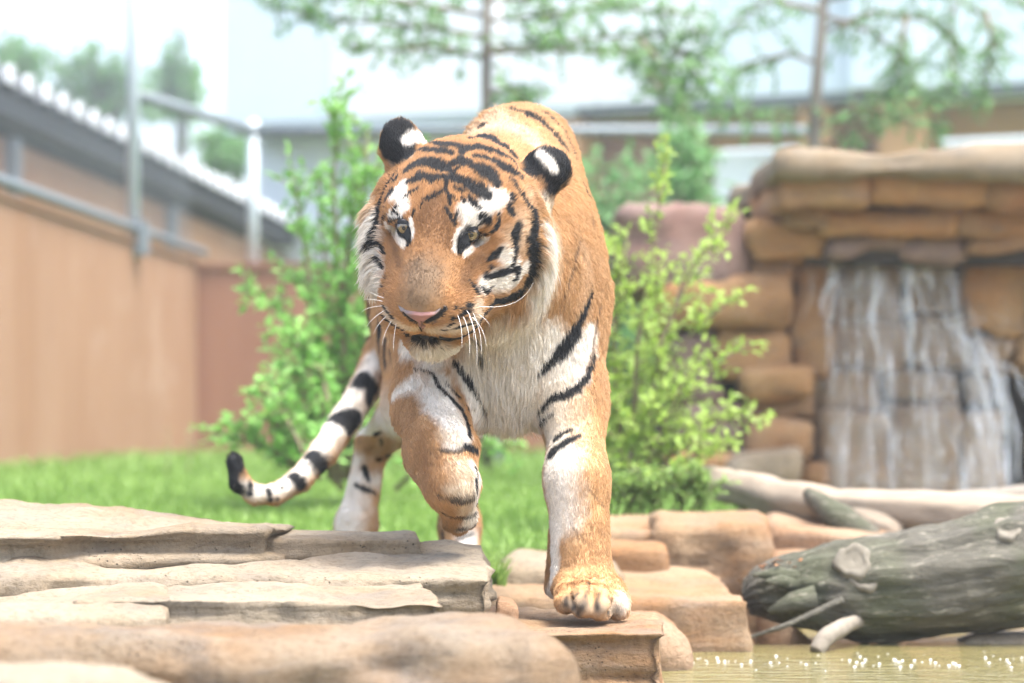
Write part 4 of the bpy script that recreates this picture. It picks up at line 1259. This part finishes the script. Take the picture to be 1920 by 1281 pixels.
# --- pale areas
S('a', '150,590,110 148,660,150 150,720,160 165,800,150 180,870,110', WHITE, .3)
S('a', '150,480,60 150,540,80', PALE, .5)
S('a', '930,600,70 935,720,120 930,850,170 900,960,190 840,1030,170', WHITE, .4)
S('a', '760,1060,200 700,1150,220 800,1200,260', WHITE, .4)
S('a', '280,420,54 272,470,66 290,520,66;235,560,40 270,560,40', WHITE, .3)
S('a', '575,540,80 590,600,60 640,560,80;690,475,80 660,520,70;560,640,50 545,690,40', WHITE, .3)
S('a', '240,610,26 265,650,26 285,690,26;330,610,16 330,640,14;575,715,26 620,690,24 660,665,18', WHITE, .25)
S('a', '185,720,34 190,780,30;740,745,80 780,790,70;700,860,80 780,860,60 840,790,50;650,880,70', WHITE, .35)
S('a', '870,470,70 960,560,60 1000,700,70', PALE, .6, .6)
S('a', '620,960,60 600,1060,70 480,1075,50 330,1075,40 240,1040,40 210,990,30', CREAM, .6, .85)
S('a', '300,1150,90 400,1180,110 520,1180,90 600,1130,70;420,1220,120', WHITE, .4)
S('a', '450,160,90 520,110,70;700,110,120 800,170,120 880,220,90;240,310,40 330,285,20', PALE, .6, .8)
S('b', '760,60,260 760,200,260 760,310,200 780,400,160;640,150,160 650,300,150', WHITE, .35)
S('b', '900,40,160 960,110,150 1000,170,120 930,220,120;900,320,110 910,400,90;1060,30,60', WHITE, .35)
S('b', '420,250,110 480,330,130 520,400,110 450,210,90;580,180,120 600,320,80', WHITE, .35)
S('b', '500,460,60 560,445,50;590,560,60 600,650,50 590,740,70 560,820,60', WHITE, .45, .9)
S('b', '920,440,90 930,560,100 925,700,90 920,850,80 925,980,60 905,1090,50', WHITE, .35)
S('b', '1200,1150,60 1215,1100,50', WHITE, .6, .6)
S('b', '80,640,120 70,740,140 60,800,140;110,520,70;180,600,80 240,500,70 270,400,80', WHITE, .45, .9)
S('b', '570,850,90 580,760,60', WHITE, .4)
S('c', '800,300,90 700,480,110 600,660,110 450,850,90 350,940,80 230,970,80 140,950,70', WHITE, .5)
S('c', '1010,420,100 900,480,40', WHITE, .5)
S('p', '1095,470,30 1090,600,30 1080,700,30', PALE, .9, .35)
S('p', '1060,880,60 1060,980,60', PALE, .9, .4)
S('a', '830,600,110 810,690,100 760,660,80', PALE, .8, .7)
S('p', '1012,370,40 1032,440,60 1036,510,70 1015,560,80', CREAM, .6, .9)
S('p', '880,255,50 940,245,60 990,260,60', PALE, .8, .8)
S('a', '700,500,90 740,470,60;260,440,60 240,480,50', WHITE, .35)
S('b', '1000,100,130 1050,60,100 1080,0,70', WHITE, .35)
S('b', '540,560,100 560,640,100 560,740,80', CREAM, .7, .8)
S('p', '1050,760,80 1048,830,80', CREAM, .7, .8)
S('p', '1046,860,70 1048,960,70', WHITE, .4, .8)
S('b', '240,450,90 285,540,100 220,540,70 170,560,50', TAN, .7, .85)
S('b', '150,470,60 120,480,50', TAN, .7, .8)
# --- browns of the bridge and the cheeks
S('a', '430,500,120 430,600,190 430,700,210 400,800,210', BROWN, .5, .85)
S('a', '370,830,200 360,920,190', GREY, .5, .9)
S('a', '235,640,50 250,700,70 270,780,60;640,760,80 590,780,80 560,860,90', BROWN, .6, .7)
S('a', '295,700,14 285,750,16 260,800,14', DUSK, .9, .45)
S('a', '530,740,40 515,790,50', DUSK, 1.0, .28)
S('a', '200,880,30 200,950,30;540,930,130 580,930,70', ORANGE, .6, .6)
S('f', '300,690,80 420,660,90 560,660,80 680,690,60', DEEP, .6, .8)
S('f', '360,830,150 480,840,160 620,850,160 740,860,110', (.19, .155, .115), .7, .85)
S('b', '370,450,90 390,540,120 420,640,90', DEEP, .8, .75)
S('b', '470,430,60 520,445,50;480,650,40 560,655,50', CREAM, .7, .7)

BLK = '''
400,205,10 480,190,22 560,190,26 600,202,14;630,190,28 700,212,25 760,245,20 803,292,12;545,105,16 552,150,20;655,95,20 652,150,20
400,232,10 470,230,18 560,250,20 640,245,20 720,275,22 785,308,14 806,342,7;340,268,8 400,258,16 460,262,17 516,276,8
610,285,10 680,300,22 740,336,26 795,370,18 822,388,12;305,346,20 350,320,28 410,312,24 470,326,20 503,352,8;380,325,8 440,345,12 490,352,8
510,320,18 550,308,28 588,312,14;552,270,14 556,255,16;565,325,6 530,345,9 505,375,12 482,408,16 480,435,12 490,465,12 500,505,14
305,408,12 350,388,26 398,385,18;418,390,22 475,386,18;610,335,20 650,355,38 692,378,36 714,412,22
512,385,30 555,402,22 602,428,30 645,452,36 668,467,24;285,490,6 310,460,14 352,437,10
380,485,9 420,474,16 460,455,8 480,435,8;520,432,8 560,450,8;505,470,8 530,488,8;552,480,10 566,498,12;585,472,14 605,500,24 632,528,12
632,572,12 642,562,18;661,588,36;625,605,6 648,602,8;480,528,10 500,560,12 522,602,10;535,540,8 522,580,8;375,505,7 365,520,5;340,540,9 330,565,7
240,550,14 262,524,12;252,548,6 270,565,5;222,465,28 228,445,14;250,392,14 260,374,6
270,345,6 225,400,10 197,450,12 180,510,18 176,600,22 180,695,18;186,750,14 200,800,10;202,520,5 197,580,5;215,560,8 200,595,9;192,680,12 206,732,10
230,590,7 256,584,9 285,582,10 312,596,10 322,640,14 316,685,14 302,702,6;258,605,10 270,640,12 300,672,14
546,728,12 548,700,20 560,668,18 580,640,12 612,626,9 648,638,8;556,715,18 580,690,18 620,668,12 652,646,8
650,642,10 690,634,12 716,606,16 718,560,12;780,465,20 784,485,22;770,535,34 774,548,34
806,606,30 790,640,38 792,700,28 790,750,14 770,790,10;768,388,10 800,430,14 840,490,16 876,540,28 885,600,38 866,670,58 872,760,36 862,830,30 820,900,36 762,938,36 700,952,22
668,848,12 710,826,18 772,808,18 800,812,30 784,850,22;668,764,14 700,742,30 720,720,18;655,828,20 652,838,16;676,800,16
580,855,7 600,880,14 622,916,11;630,885,8 658,916,14 682,888,10;575,970,26;575,998,16;556,1002,18;532,1026,16;505,1028,14;545,1014,13;488,1060,11 505,1052,11;520,980,11;545,985,10;590,1015,10;565,1030,9
200,975,6 225,1005,6 250,1030,6;204,1015,5 240,1052,8 290,1080,7;455,1078,5 550,1066,9 606,1046,8;215,845,8;200,885,7;205,925,7
300,1096,14 350,1106,40 400,1112,42 460,1120,36 525,1120,16 570,1105,12 615,1070,16 650,1010,18 690,962,20;362,1062,8 368,1080,8
1156,880,8 1120,985,22 1070,1082,36 1000,1172,34 912,1254,14;785,72,16 870,95,30 940,140,28 990,190,22 1040,260,14;900,70,8 960,95,12 1010,145,14 1050,215,12 1085,300,8;1098,372,9 1132,452,8'''
def widen(ln):
    out = []
    for st in ln.split(';'):
        tk = [tuple(float(v) for v in q.split(',')) for q in st.split()]
        f = 1.85 if max(q[1] for q in tk) < 480 and max(q[0] for q in tk) < 830 else 1.1
        out.append(' '.join(f'{x},{y},{w * f + 1.5}' for x, y, w in tk))
    return ';'.join(out)
for ln in BLK.strip().split('\n'): S('a', widen(ln), BLACK, .22)
S('a', '1098,630,8 1075,740,16 1050,840,16 1025,915,8;1195,950,9 1175,1060,15 1160,1170,14 1130,1260,16;1130,470,8 1150,560,10 1165,650,8', DUSK, .6, .85)
S('a', '940,900,22 930,960,20 920,1020,10', BLACK, .8, .5)
S('a', '400,1128,14 500,1128,14', DUSK, 1., .3)
for k in range(30):
    S('a', f'{330 + 240 * rng.random():.0f},{1122 + 38 * rng.random():.0f},{3 + 4 * rng.random():.1f}', BLACK, .8, .6)

for k in range(16):
    S('a', f'{640 + 70 * rng.random():.0f},{690 + 60 * rng.random():.0f},3;{230 + 70 * rng.random():.0f},{640 + 60 * rng.random():.0f},3', DUSK, .8, .6)
for ln in '''330,150,4 372,156,7 420,170,9 450,230,14 510,290,20 555,350,26 572,432,16;475,210,7 520,258,9 572,325,7;515,120,16 560,180,28 600,235,18 638,305,7;590,15,26 628,92,12
1090,100,14 1065,180,20 1020,236,28 970,264,32 925,270,24 890,298,16 858,332,10;862,368,12 918,340,10;884,548,44 920,500,46 975,462,32 1030,432,12;885,480,12 930,445,22 995,408,12
1015,0,36 960,82,32 900,130,28 855,160,14'''.split('\n'): S('b', ln, BLACK, .25)
S('b', '1058,640,9 1100,690,13 1135,724,7;990,790,6 1020,830,9 1055,870,7', DUSK, .5, .6)
S('b', '450,490,10 510,502,20 570,478,18;440,676,10 530,697,26 590,686,24 622,664,18;450,745,8 540,770,24 600,755,18;470,800,10 540,815,24 600,800,16', BLACK, .5, .8)
S('b', '400,490,5 440,520,9;390,540,6 440,560,6', DUSK, .8, .5)
S('b', '565,480,30 605,490,30;595,560,16 600,620,12 604,655,16;604,700,16 606,730,10', BLACK, .3)
S('b', '520,868,10 560,850,14 592,838,10;462,830,14 466,860,12', BLACK, .4, .85)
S('b', '212,450,14 245,510,24 292,580,18;200,530,20 235,590,28 292,620,20;140,565,18 156,615,14;104,636,12 140,655,22 186,674,12;180,430,14 210,420,12;230,640,10 260,660,14', BLACK, .3)
S('b', '150,490,18 180,480,14;120,460,22', DUSK, .8, .45)
S('b', '225,40,30 222,100,34 228,150,20', BLACK, .35)
S('c', '690,388,50 745,405,84 800,445,60 780,505,50;600,590,50 660,600,96 720,590,60 690,650,60;485,780,50 530,815,80 560,850,46;400,890,40 440,925,52;190,930,26 185,985,22;280,960,26 290,1010,20;325,1005,16;345,945,14', BLACK, .25)
S('c', '120,960,70 85,920,100 85,870,110 105,830,100 115,790,90', BLACK, .25)
S('f', '350,770,26 342,830,34 330,900,36;440,740,26 405,860,38 380,915,42;525,650,20 505,760,30 475,850,40 440,910,42;612,740,28 598,850,38;690,770,28 682,890,40', BLACK, .7, .8)  # dark lines between the toes: crease shade painted into the coat
S('f', '300,912,26 480,935,26 680,965,26 800,975,20', BLACK, .8, .7)
# eyes: dark skin inside the lids, white fur round them
S('p', '770,416,8 774,436,9 770,452,8;734,428,12 745,443,13 757,462,13;862,436,11 856,452,12 855,470,10;872,478,12 890,465,12 908,452,10', WHITE, .25)
S('p', '757,428,20 763,440,16 768,455,10;880,443,24 868,452,18 862,468,12;895,442,14', BLACK, .2)
S('p', '798,604,8 808,598,12 822,590,12 832,580,7;780,602,7 770,596,8 758,588,5', BLACK, .25)  # darkness of the nostril openings painted on the skin
S('f', '290,915,50 400,935,50 560,950,50 700,960,50 800,960,40', (.19, .155, .115), .7, .8)
S('p', '1041,980,26 1038,1040,26 1034,1085,24', WHITE, .4, .9)
# ears
S('p', '765,288,26 752,262,44 740,272,40 737,252,32', BLACK, .2)
S('p', '717,262,10 716,280,10;722,244,12 735,234,12 752,231,12', BLACK, .2)
S('p', '765,240,24 738,242,26 724,265,22 728,288,24 748,294,28', BLACK, .3)
S('p', '990,300,26 1010,318,46 1035,335,60 1052,318,50 1050,295,42 1030,290,34', BLACK, .25)
S('p', '764,266,18 778,260,22 792,264,20', WHITE, .35)
S('p', '1012,292,16 1024,302,20 1036,318,18', WHITE, .35)
S('p', '716,300,14 730,318,20;1010,350,26 1000,375,30', ORANGE, .6, .8)
# nothing dark shall reach through to the far side: keep near-surface points only

def coat(P):
    """colour of the coat at points on the body"""
    n = len(P)
    big = vnoise(P, 7.0, 3)[:, None] * .10 + vnoise(P, 28.0, 4)[:, None] * .07
    hd = (P - HO) @ HM
    hw = np.clip((1.05 - np.linalg.norm(hd / np.array((.15, .30, .19)), axis=1)) / .25, 0, 1)[:, None]
    C = (np.array(TAN) * (1 - hw) + np.array(ORANGE) * hw) * (1 + big)
    wob = vnoise(P, 55.0, 5) + .7 * vnoise(P, 140.0, 6)
    # flanks, back and rump out of the photograph's sight: stripes across the spine
    back = np.clip((P[:, 1] - 5.10) / .12, 0, 1) * np.clip((P[:, 2] - .50) / .1, 0, 1)
    s = np.sin(P[:, 1] * 62 + 2.4 * vnoise(P, 5.0, 8) + 5 * (P[:, 2] - .6) * vnoise(P, 3.0, 9)) + .5 * vnoise(P, 12.0, 10) - .62
    belly = np.clip((.50 - P[:, 2]) / .12, 0, 1) * ((P[:, 1] > 4.75) & (P[:, 2] > .36))
    C = C * (1 - belly[:, None]) + np.array(WHITE) * belly[:, None]
    wb = np.clip(s * 5, 0, 1) * back
    C = C * (1 - wb[:, None]) + np.array(BLACK) * wb[:, None]
    for col, soft, pts, rad, st in STROKES:
        w = stroke_w(P, pts, rad, soft, wob)[:, None] * st
        if w.any(): C = C * (1 - w) + col * w
    return C

# ---- fur length in metres
LEN = []
def L(crop, text, length, soft=.5):
    ox, oy, k = CROP[crop]
    pts, rad = [], []
    for tok in text.split():
        x, y, w = (float(q) for q in tok.split(','))
        h, _ = on_body(ox + x * k, oy + y * k)
        if h is not None: pts.append(h[:]); rad.append(w * k * .5 * h[1] / FPX)
    if pts: LEN.append((length, soft, np.array(pts), np.array(rad)))
L('a', '430,420,620 430,620,560 400,820,420', .010)
L('a', '400,760,330 370,950,330', .0045)
L('a', '330,1100,150 560,1090,140', .007)
L('a', '420,1190,220', .018)
L('a', '148,540,90 148,660,150 155,760,170 175,860,120', .060)
L('a', '930,560,90 930,700,160 930,860,230 860,980,230', .046)
L('a', '760,1060,260 720,1180,300', .042)
L('a', '450,140,160 640,120,220 800,170,180', .034)
L('a', '860,420,120 900,480,80', .026)
L('b', '740,80,260 740,220,260', .036)
L('b', '740,360,260', .045)
L('b', '560,480,90 590,680,70', .020)
L('p', '751,266,80', .009)
L('p', '1032,316,85', .009)
L('f', '600,800,560', .0055)
L('f', '420,840,260 640,860,260', .0035)
L('p', '1080,800,180 1085,1000,180', .009)
L('p', '820,800,200 850,950,160', .011)
L('c', '640,620,140 450,880,120 200,960,110 90,860,140', .010)
def fur_len(P):
    out = np.full(len(P), .0145)
    out = np.where(P[:, 2] < .30, .011, out)
    z = np.zeros(len(P))
    for ln, soft, pts, rad in LEN:
        w = stroke_w(P, pts, rad, soft, z)
        out = out * (1 - w) + ln * w
    return out
NOSE_C = np.array(on_body(795, 592)[0][:])
def fur_flow(P):
    f = np.zeros((len(P), 3)); wsum = np.zeros(len(P))
    for p in PRIMS:
        if p['sub']: continue
        m = np.where(((P - p['c']) ** 2).sum(1) < (p['R'] + .06) ** 2)[0]
        if not len(m): continue
        w = np.exp(-np.clip(pdist(p, P[m]), 0, None) / .012)
        f[m] += w[:, None] * p['flow']; wsum[m] += w
    # the face parts at the nose and runs back over the brow and the cheeks
    q = P - NOSE_C
    dn = np.linalg.norm(q, axis=1)
    hd = (P - HO) @ HM
    inhead = np.clip(1 - np.linalg.norm(hd / np.array((.17, .26, .22)), axis=1), 0, .3) / .3
    rad = q / (dn[:, None] + 1e-6)
    rad[:, 2] -= np.clip((-hd[:, 2] - .02) * 5, 0, 1) * .8 + np.clip((-hd[:, 0] - .085) / .03, 0, 1) * .9
    f = f / (np.linalg.norm(f, axis=1)[:, None] + 1e-6)
    f = f * (1 - inhead[:, None]) + rad * inhead[:, None]
    return f

# ---- fur strands
def sample_surface(V, F, N, dens):
    T = np.concatenate([F[:, [0, 1, 2]], F[:, [0, 2, 3]]])
    a, b, c = V[T[:, 0]], V[T[:, 1]], V[T[:, 2]]
    cr = np.cross(b - a, c - a)
    area = np.linalg.norm(cr, axis=1) / 2
    nrm = cr / (2 * area[:, None] + 1e-12)
    mid = (a + b + c) / 3
    w = area * dens(mid, nrm)
    idx = rng.choice(len(T), N, p=w / w.sum())
    u, v = rng.random(N), rng.random(N)
    fl = u + v > 1
    u[fl], v[fl] = 1 - u[fl], 1 - v[fl]
    P = a[idx] * (1 - u - v)[:, None] + b[idx] * u[:, None] + c[idx] * v[:, None]
    return P, nrm[idx], idx
def dens(mid, nrm):
    view = mid - np.array(EYE)
    view /= np.linalg.norm(view, axis=1)[:, None]
    facing = -(nrm * view).sum(1)
    d = np.where(facing > -.15, 1.0, .22)
    d = d * np.where(mid[:, 1] > 5.2, .45, 1.0)
    hd = (mid - HO) @ HM
    d = d * np.where(np.linalg.norm(hd / np.array((.18, .28, .24)), axis=1) < 1, 2.0, 1.0)
    return d
FUR_N = 420000
FP, FN, _ = sample_surface(TV, TF, FUR_N, dens)
# keep the eyes, the nose leather and the lips bare
def bare_near(px, py, r, pts=None):
    h, _ = on_body(px, py)
    return np.linalg.norm(FP - np.array(h[:]), axis=1) < r
bare = np.zeros(len(FP), bool)
for px, py, r in ((757, 429, .013), (764, 442, .010), (884, 443, .016), (872, 450, .012), (897, 441, .010),
                  (770, 622, .006), (782, 627, .008), (797, 630, .008), (812, 631, .008), (828, 632, .008), (842, 633, .006),
                  (775, 588, .010), (788, 592, .014), (800, 594, .014), (815, 592, .010), (793, 605, .009)):
    bare |= bare_near(px, py, r)
FP, FN = FP[~bare], FN[~bare]
n = len(FP)
ln = fur_len(FP) * (1 + .25 * vnoise(FP, 60.0, 21)) * (.65 + .5 * rng.random(n))
fl = fur_flow(FP)
fl = fl - FN * (fl * FN).sum(1)[:, None]
fl /= np.linalg.norm(fl, axis=1)[:, None] + 1e-6
tuft = np.stack([vnoise(FP, 42.0, s) for s in (31, 32, 33)], 1) * .24 + np.stack([vnoise(FP, 120.0, s) for s in (34, 35, 36)], 1) * .22
jit = rng.normal(0, .10, (n, 3))
lift = .30 + .12 * rng.random(n) + .12 * vnoise(FP, 25.0, 40)
tuft *= np.clip((ln - .003) / .011, .12, 1)[:, None]
d0 = fl + FN * (lift + .25)[:, None] + tuft * .6 + jit
d0 /= np.linalg.norm(d0, axis=1)[:, None]
d1 = fl + FN * (lift * .45)[:, None] + tuft + jit
long = np.clip((ln - .018) / .03, 0, 1)
d1[:, 2] -= long * .55
d1 /= np.linalg.norm(d1, axis=1)[:, None]
d2 = d1 + (fl - FN * .15) * .35; d2[:, 2] -= long * .35
d2 /= np.linalg.norm(d2, axis=1)[:, None]
K = 4
CO = np.empty((n, K, 3))
CO[:, 0] = FP - FN * .001
CO[:, 1] = CO[:, 0] + d0 * (ln * .34)[:, None]
CO[:, 2] = CO[:, 1] + d1 * (ln * .34)[:, None]
CO[:, 3] = CO[:, 2] + d2 * (ln * .34)[:, None]
thick = .00042 + .00016 * rng.random(n)
RAD = thick[:, None] * np.array((1.0, .95, .7, .18))[None]
FC = coat(FP)
FC *= (1 + rng.normal(0, .10, n))[:, None]
FC = np.clip(FC, .008, .9)

tiger = empty('tiger', (0.0, 4.75, 0.02), 'striped orange and white tiger stepping over the rocks with one forepaw lifted', 'tiger')

def attr_color(me, data, dom='POINT', name='coat'):
    at = me.attributes.new(name, 'FLOAT_COLOR', dom)
    at.data.foreach_set('color', np.concatenate([data, np.ones((len(data), 1))], 1).astype(np.float32).ravel())
m = NT('tiger_skin')
at = m.n('Attribute', dict(attribute_name='coat'))
skin_mat = m.done(m.principled(at.outputs[0], .85, .15))
m = NT('tiger_fur')
at = m.n('Attribute', dict(attribute_name='coat'))
dif = m.principled(at.outputs[0], .55, .25)
tr = m.n('BsdfTranslucent', Color=at.outputs[0]).outputs[0]
ms = m.n('MixShader', i0=.35, i1=dif, i2=tr).outputs[0]
fur_mat = m.done(ms)

attr_color(body_mesh, np.clip(coat(TV), .008, .9))
body_mesh.materials.append(skin_mat)
attach(link('body', body_mesh), tiger)

hair = bpy.data.hair_curves.new('fur')
hair.add_curves([K] * n)
hair.position_data.foreach_set('vector', CO.astype(np.float32).ravel())
ra = hair.attributes.get('radius') or hair.attributes.new('radius', 'FLOAT', 'POINT')
ra.data.foreach_set('value', RAD.astype(np.float32).ravel())
attr_color(hair, FC, 'CURVE')
hair.materials.append(fur_mat)
fur = link('fur', hair, kind='stuff')
attach(fur, tiger)

# ---- eyes: ball, iris, pupil, dark lid rim
eye_m = flat_mat('eye_white', (.05, .04, .035), .15, .6, var=.05)
m = NT('tiger_iris')
c = m.coord()
nz = m.noise(c, 900, 3)
iris_mat = m.done(m.principled(m.ramp(nz, [(0, (.07, .047, .018)), (1, (.15, .10, .042))]), .12, .7, Coat_Weight=1.0, Coat_Roughness=.03))
pupil_mat = flat_mat('tiger_pupil', (.006, .006, .006), .05, .7, var=0)
rim_mat = flat_mat('tiger_eyelid', (.012, .013, .015), .85, .1, var=.1)
def disc(c, nrm, r, depth, seg=24):
    """small dome facing nrm"""
    nrm = Vector(nrm).normalized(); u = nrm.orthogonal().normalized(); w = nrm.cross(u)
    V, Fc = [], []
    for i in range(5):
        a = i / 4 * math.pi / 2
        for k in range(seg):
            t = 2 * math.pi * k / seg
            V.append(Vector(c) + (u * math.cos(t) + w * math.sin(t)) * (r * math.cos(a) + 1e-5) + nrm * (depth * math.sin(a)))
    for i in range(4):
        for k in range(seg):
            Fc.append((i*seg+k, i*seg+(k+1)%seg, (i+1)*seg+(k+1)%seg, (i+1)*seg+k))
    Fc.append(tuple(range(seg - 1, -1, -1)))
    return V, Fc
def make_eye(px, py, outline, rise, lid=20):
    h, nrm = on_body(px, py)
    vdir = (EYE - h).normalized()
    nrm = (nrm * .30 + vdir * .70 + Vector((-.06, 0, -.14))).normalized()
    c = h + vdir * rise
    V, Fc = [], []
    R = .0185
    b = c - nrm * R
    eb = MB(); seg, ring = 24, 14
    Vs = [b + Vector((R * math.sin(math.pi * i / ring) * math.cos(2 * math.pi * k / seg), R * math.sin(math.pi * i / ring) * math.sin(2 * math.pi * k / seg), R * math.cos(math.pi * i / ring))) for i in range(ring + 1) for k in range(seg)]
    eb.add(Vs, [(i*seg+k, i*seg+(k+1)%seg, (i+1)*seg+(k+1)%seg, (i+1)*seg+k) for i in range(ring) for k in range(seg)])
    e = eb.build('eye', eye_m, tiger, True)
    def sub(name, mb, mat):
        o = link(name, mb.mesh(name, mat, True)); o.parent = e
        return o
    sub('iris', MB().add(*disc(c - nrm * .0030, nrm, .0112, .0036)), iris_mat)
    sub('pupil', MB().add(*disc(c + nrm * .0002, nrm, .0042, .0008)), pupil_mat)
    pts = []
    for x, y, w in outline:
        q, qn = on_body(x, y)
        if q is None: continue
        # the rim hugs the ball as well as the skin
        d = (Vector(q) - EYE).normalized()
        along = (Vector(q) - EYE).length
        tc = (b - EYE).dot(d); dist = (EYE + d * tc - b).length
        if dist < R: along = min(along, tc - math.sqrt(R * R - dist * dist))
        pts.append((EYE + d * (along - .0012), w))
    pts.append(pts[0])
    # smooth the loop
    P = [p for p, _ in pts]; ws = [w for _, w in pts]
    sub('eyelid', MB().tube(P, ws, 8), rim_mat)
    up = (Vector(HM[:, 2]) - nrm * Vector(HM[:, 2]).dot(nrm)).normalized()
    R2 = R + .0020
    Vs, idx, Fs = [], {}, []
    for i in range(11):
        for k in range(21):
            az = math.radians(-85 + 170 * k / 20); el = math.radians(lid + 22 * i / 10)
            side = nrm.cross(up)
            d = nrm * math.cos(el) * math.cos(az) + side * math.cos(el) * math.sin(az) + up * math.sin(el)
            Vs.append(b + d * (R2 if i else R2 - .003))
    Fs = [(i*21+k, i*21+k+1, (i+1)*21+k+1, (i+1)*21+k) for i in range(10) for k in range(20)]
    sub('upper_lid', MB().add(Vs, Fs), rim_mat)
    return e
def N(t): return [(680 + float(a) * 300 / 1281, 380 + float(b) * 300 / 1281, float(w) * .00005) for a, b, w in (q.split(',') for q in t.split())]
make_eye(757, 428, N('268,185,22 285,165,24 320,158,24 352,172,22 376,205,20 384,250,22 380,290,26 368,320,22 350,290,22 325,262,22 300,245,22 280,220,22'), .004)
make_eye(884, 441, N('765,400,22 768,350,24 785,305,26 812,258,26 845,240,24 885,232,22 925,245,22 955,268,20 930,285,20 900,305,22 860,315,22 825,335,22 805,375,26 790,408,24'), .004)

# ---- nose leather with two nostrils
poly = [(748, 574), (762, 583), (790, 587), (815, 585), (834, 574), (838, 580), (826, 592), (812, 600), (800, 608), (793, 617), (785, 608), (772, 600), (756, 590)]
def inside(x, y):
    c, d = False, 1e9
    for (x0, y0), (x1, y1) in zip(poly, poly[1:] + poly[:1]):
        if (y0 > y) != (y1 > y) and x < (x1 - x0) * (y - y0) / (y1 - y0) + x0: c = not c
        t = max(0, min(1, ((x - x0) * (x1 - x0) + (y - y0) * (y1 - y0)) / ((x1 - x0) ** 2 + (y1 - y0) ** 2)))
        d = min(d, math.hypot(x - x0 - t * (x1 - x0), y - y0 - t * (y1 - y0)))
    return d if c else -d
grid, V, colr = {}, [], []
def seg_d(x, y, pts):
    d = 9e9
    for (x0, y0), (x1, y1) in zip(pts[:-1], pts[1:]):
        t = max(0, min(1, ((x - x0) * (x1 - x0) + (y - y0) * (y1 - y0)) / ((x1 - x0) ** 2 + (y1 - y0) ** 2)))
        d = min(d, math.hypot(x - x0 - t * (x1 - x0), y - y0 - t * (y1 - y0)))
    return d
for iy in range(0, 60):
    for ix in range(0, 100):
        x, y = 742 + ix, 566 + iy
        d = inside(x, y)
        if d < -3.5: continue
        h, nrm = on_body(x, y)
        if h is None: continue
        e = max(0, min(1, (d + 3.5) / 7)); e = e * e * (3 - 2 * e)
        nr = max(0, 1 - seg_d(x, y, [(796, 606), (806, 599), (820, 592), (832, 580)]) / 6.0)
        nl = max(0, 1 - seg_d(x, y, [(782, 604), (770, 597), (757, 587)]) / 4.5)
        ph = max(0, 1 - seg_d(x, y, [(791, 600), (791, 620)]) / 2.0)
        hole = min(1, 2 * max(nr, nl) ** 1.2)
        grid[(ix, iy)] = len(V)
        V.append(h + nrm * (-.002 + .0075 * e - .0065 * hole - .0015 * ph))
        pink = np.array((.23, .105, .085)); dark = np.array((.022, .022, .024)); grey = np.array((.12, .10, .088))
        cc = pink * (1 - max(0, min(1, (584 - y) / 8))) + grey * max(0, min(1, (584 - y) / 8))
        gq = max(0, min(1, (abs(x - 793) - 14) / 14)); cc = cc * (1 - .8 * gq) + grey * .8 * gq
        cc = cc * (1 - hole) + dark * hole  # nostril depth darkened in the leather colour
        colr.append(cc * (1 - .6 * ph))
Fc = [(grid[(x, y)], grid[(x, y+1)], grid[(x+1, y+1)], grid[(x+1, y)]) for (x, y) in grid if all(q in grid for q in ((x+1, y), (x, y+1), (x+1, y+1)))]
nm = new_mesh('nose', V, Fc, None)
attr_color(nm, np.array(colr))
m = NT('nose_leather')
at = m.n('Attribute', dict(attribute_name='coat'))
vo = m.n('TexVoronoi', Vector=m.coord(), Scale=700)
nm.materials.append(m.done(m.principled(at.outputs[0], .38, .5, m.bump(vo.outputs[0], .25, .001))))
attach(link('nose', nm), tiger)

# ---- whiskers
whisk_mat = flat_mat('whisker', (.85, .83, .80), .35, .5, var=.03)
def whisker(root, tip, bow, fwd):
    h, nrm = on_body(*root)
    if h is None: return
    a = Vector(h) - nrm * .003
    D = a[1]
    b = W(tip[0], tip[1], D + fwd)
    mid = W((root[0] + tip[0]) / 2 + bow[0], (root[1] + tip[1]) / 2 + bow[1], D + fwd * .3)
    pts = [a * (1 - t) ** 2 + mid * 2 * t * (1 - t) + b * t * t for t in [i / 9 for i in range(10)]]
    MB().tube(pts, [.00048 * (1 - .85 * i / 9) for i in range(10)], 6).build('whisker', whisk_mat, tiger, True)
for w in [((893, 573), (1000, 530), (30, 35), .02), ((886, 580), (902, 668), (12, 0), -.05), ((878, 585), (893, 690), (14, -10), -.05), ((868, 590), (880, 668), (10, -8), -.06),
          ((858, 588), (866, 650), (6, -8), -.05), ((893, 586), (918, 612), (10, 0), -.02), ((884, 592), (912, 650), (10, -10), -.05), ((873, 578), (888, 640), (10, -12), -.05),
          ((720, 573), (676, 588), (-14, -6), .02), ((722, 580), (688, 612), (-8, 0), .0), ((720, 566), (682, 562), (-8, -5), .03), ((726, 590), (700, 628), (-8, 0), .0),
          ((735, 598), (716, 648), (-6, 0), -.02), ((742, 604), (738, 660), (-3, 0), -.03), ((722, 560), (690, 545), (-6, 0), .03),
          ((884, 405), (908, 380), (8, -10), -.03), ((890, 402), (922, 398), (6, -12), -.03), ((744, 400), (728, 380), (-3, -6), -.03)]:
    whisker(*w)
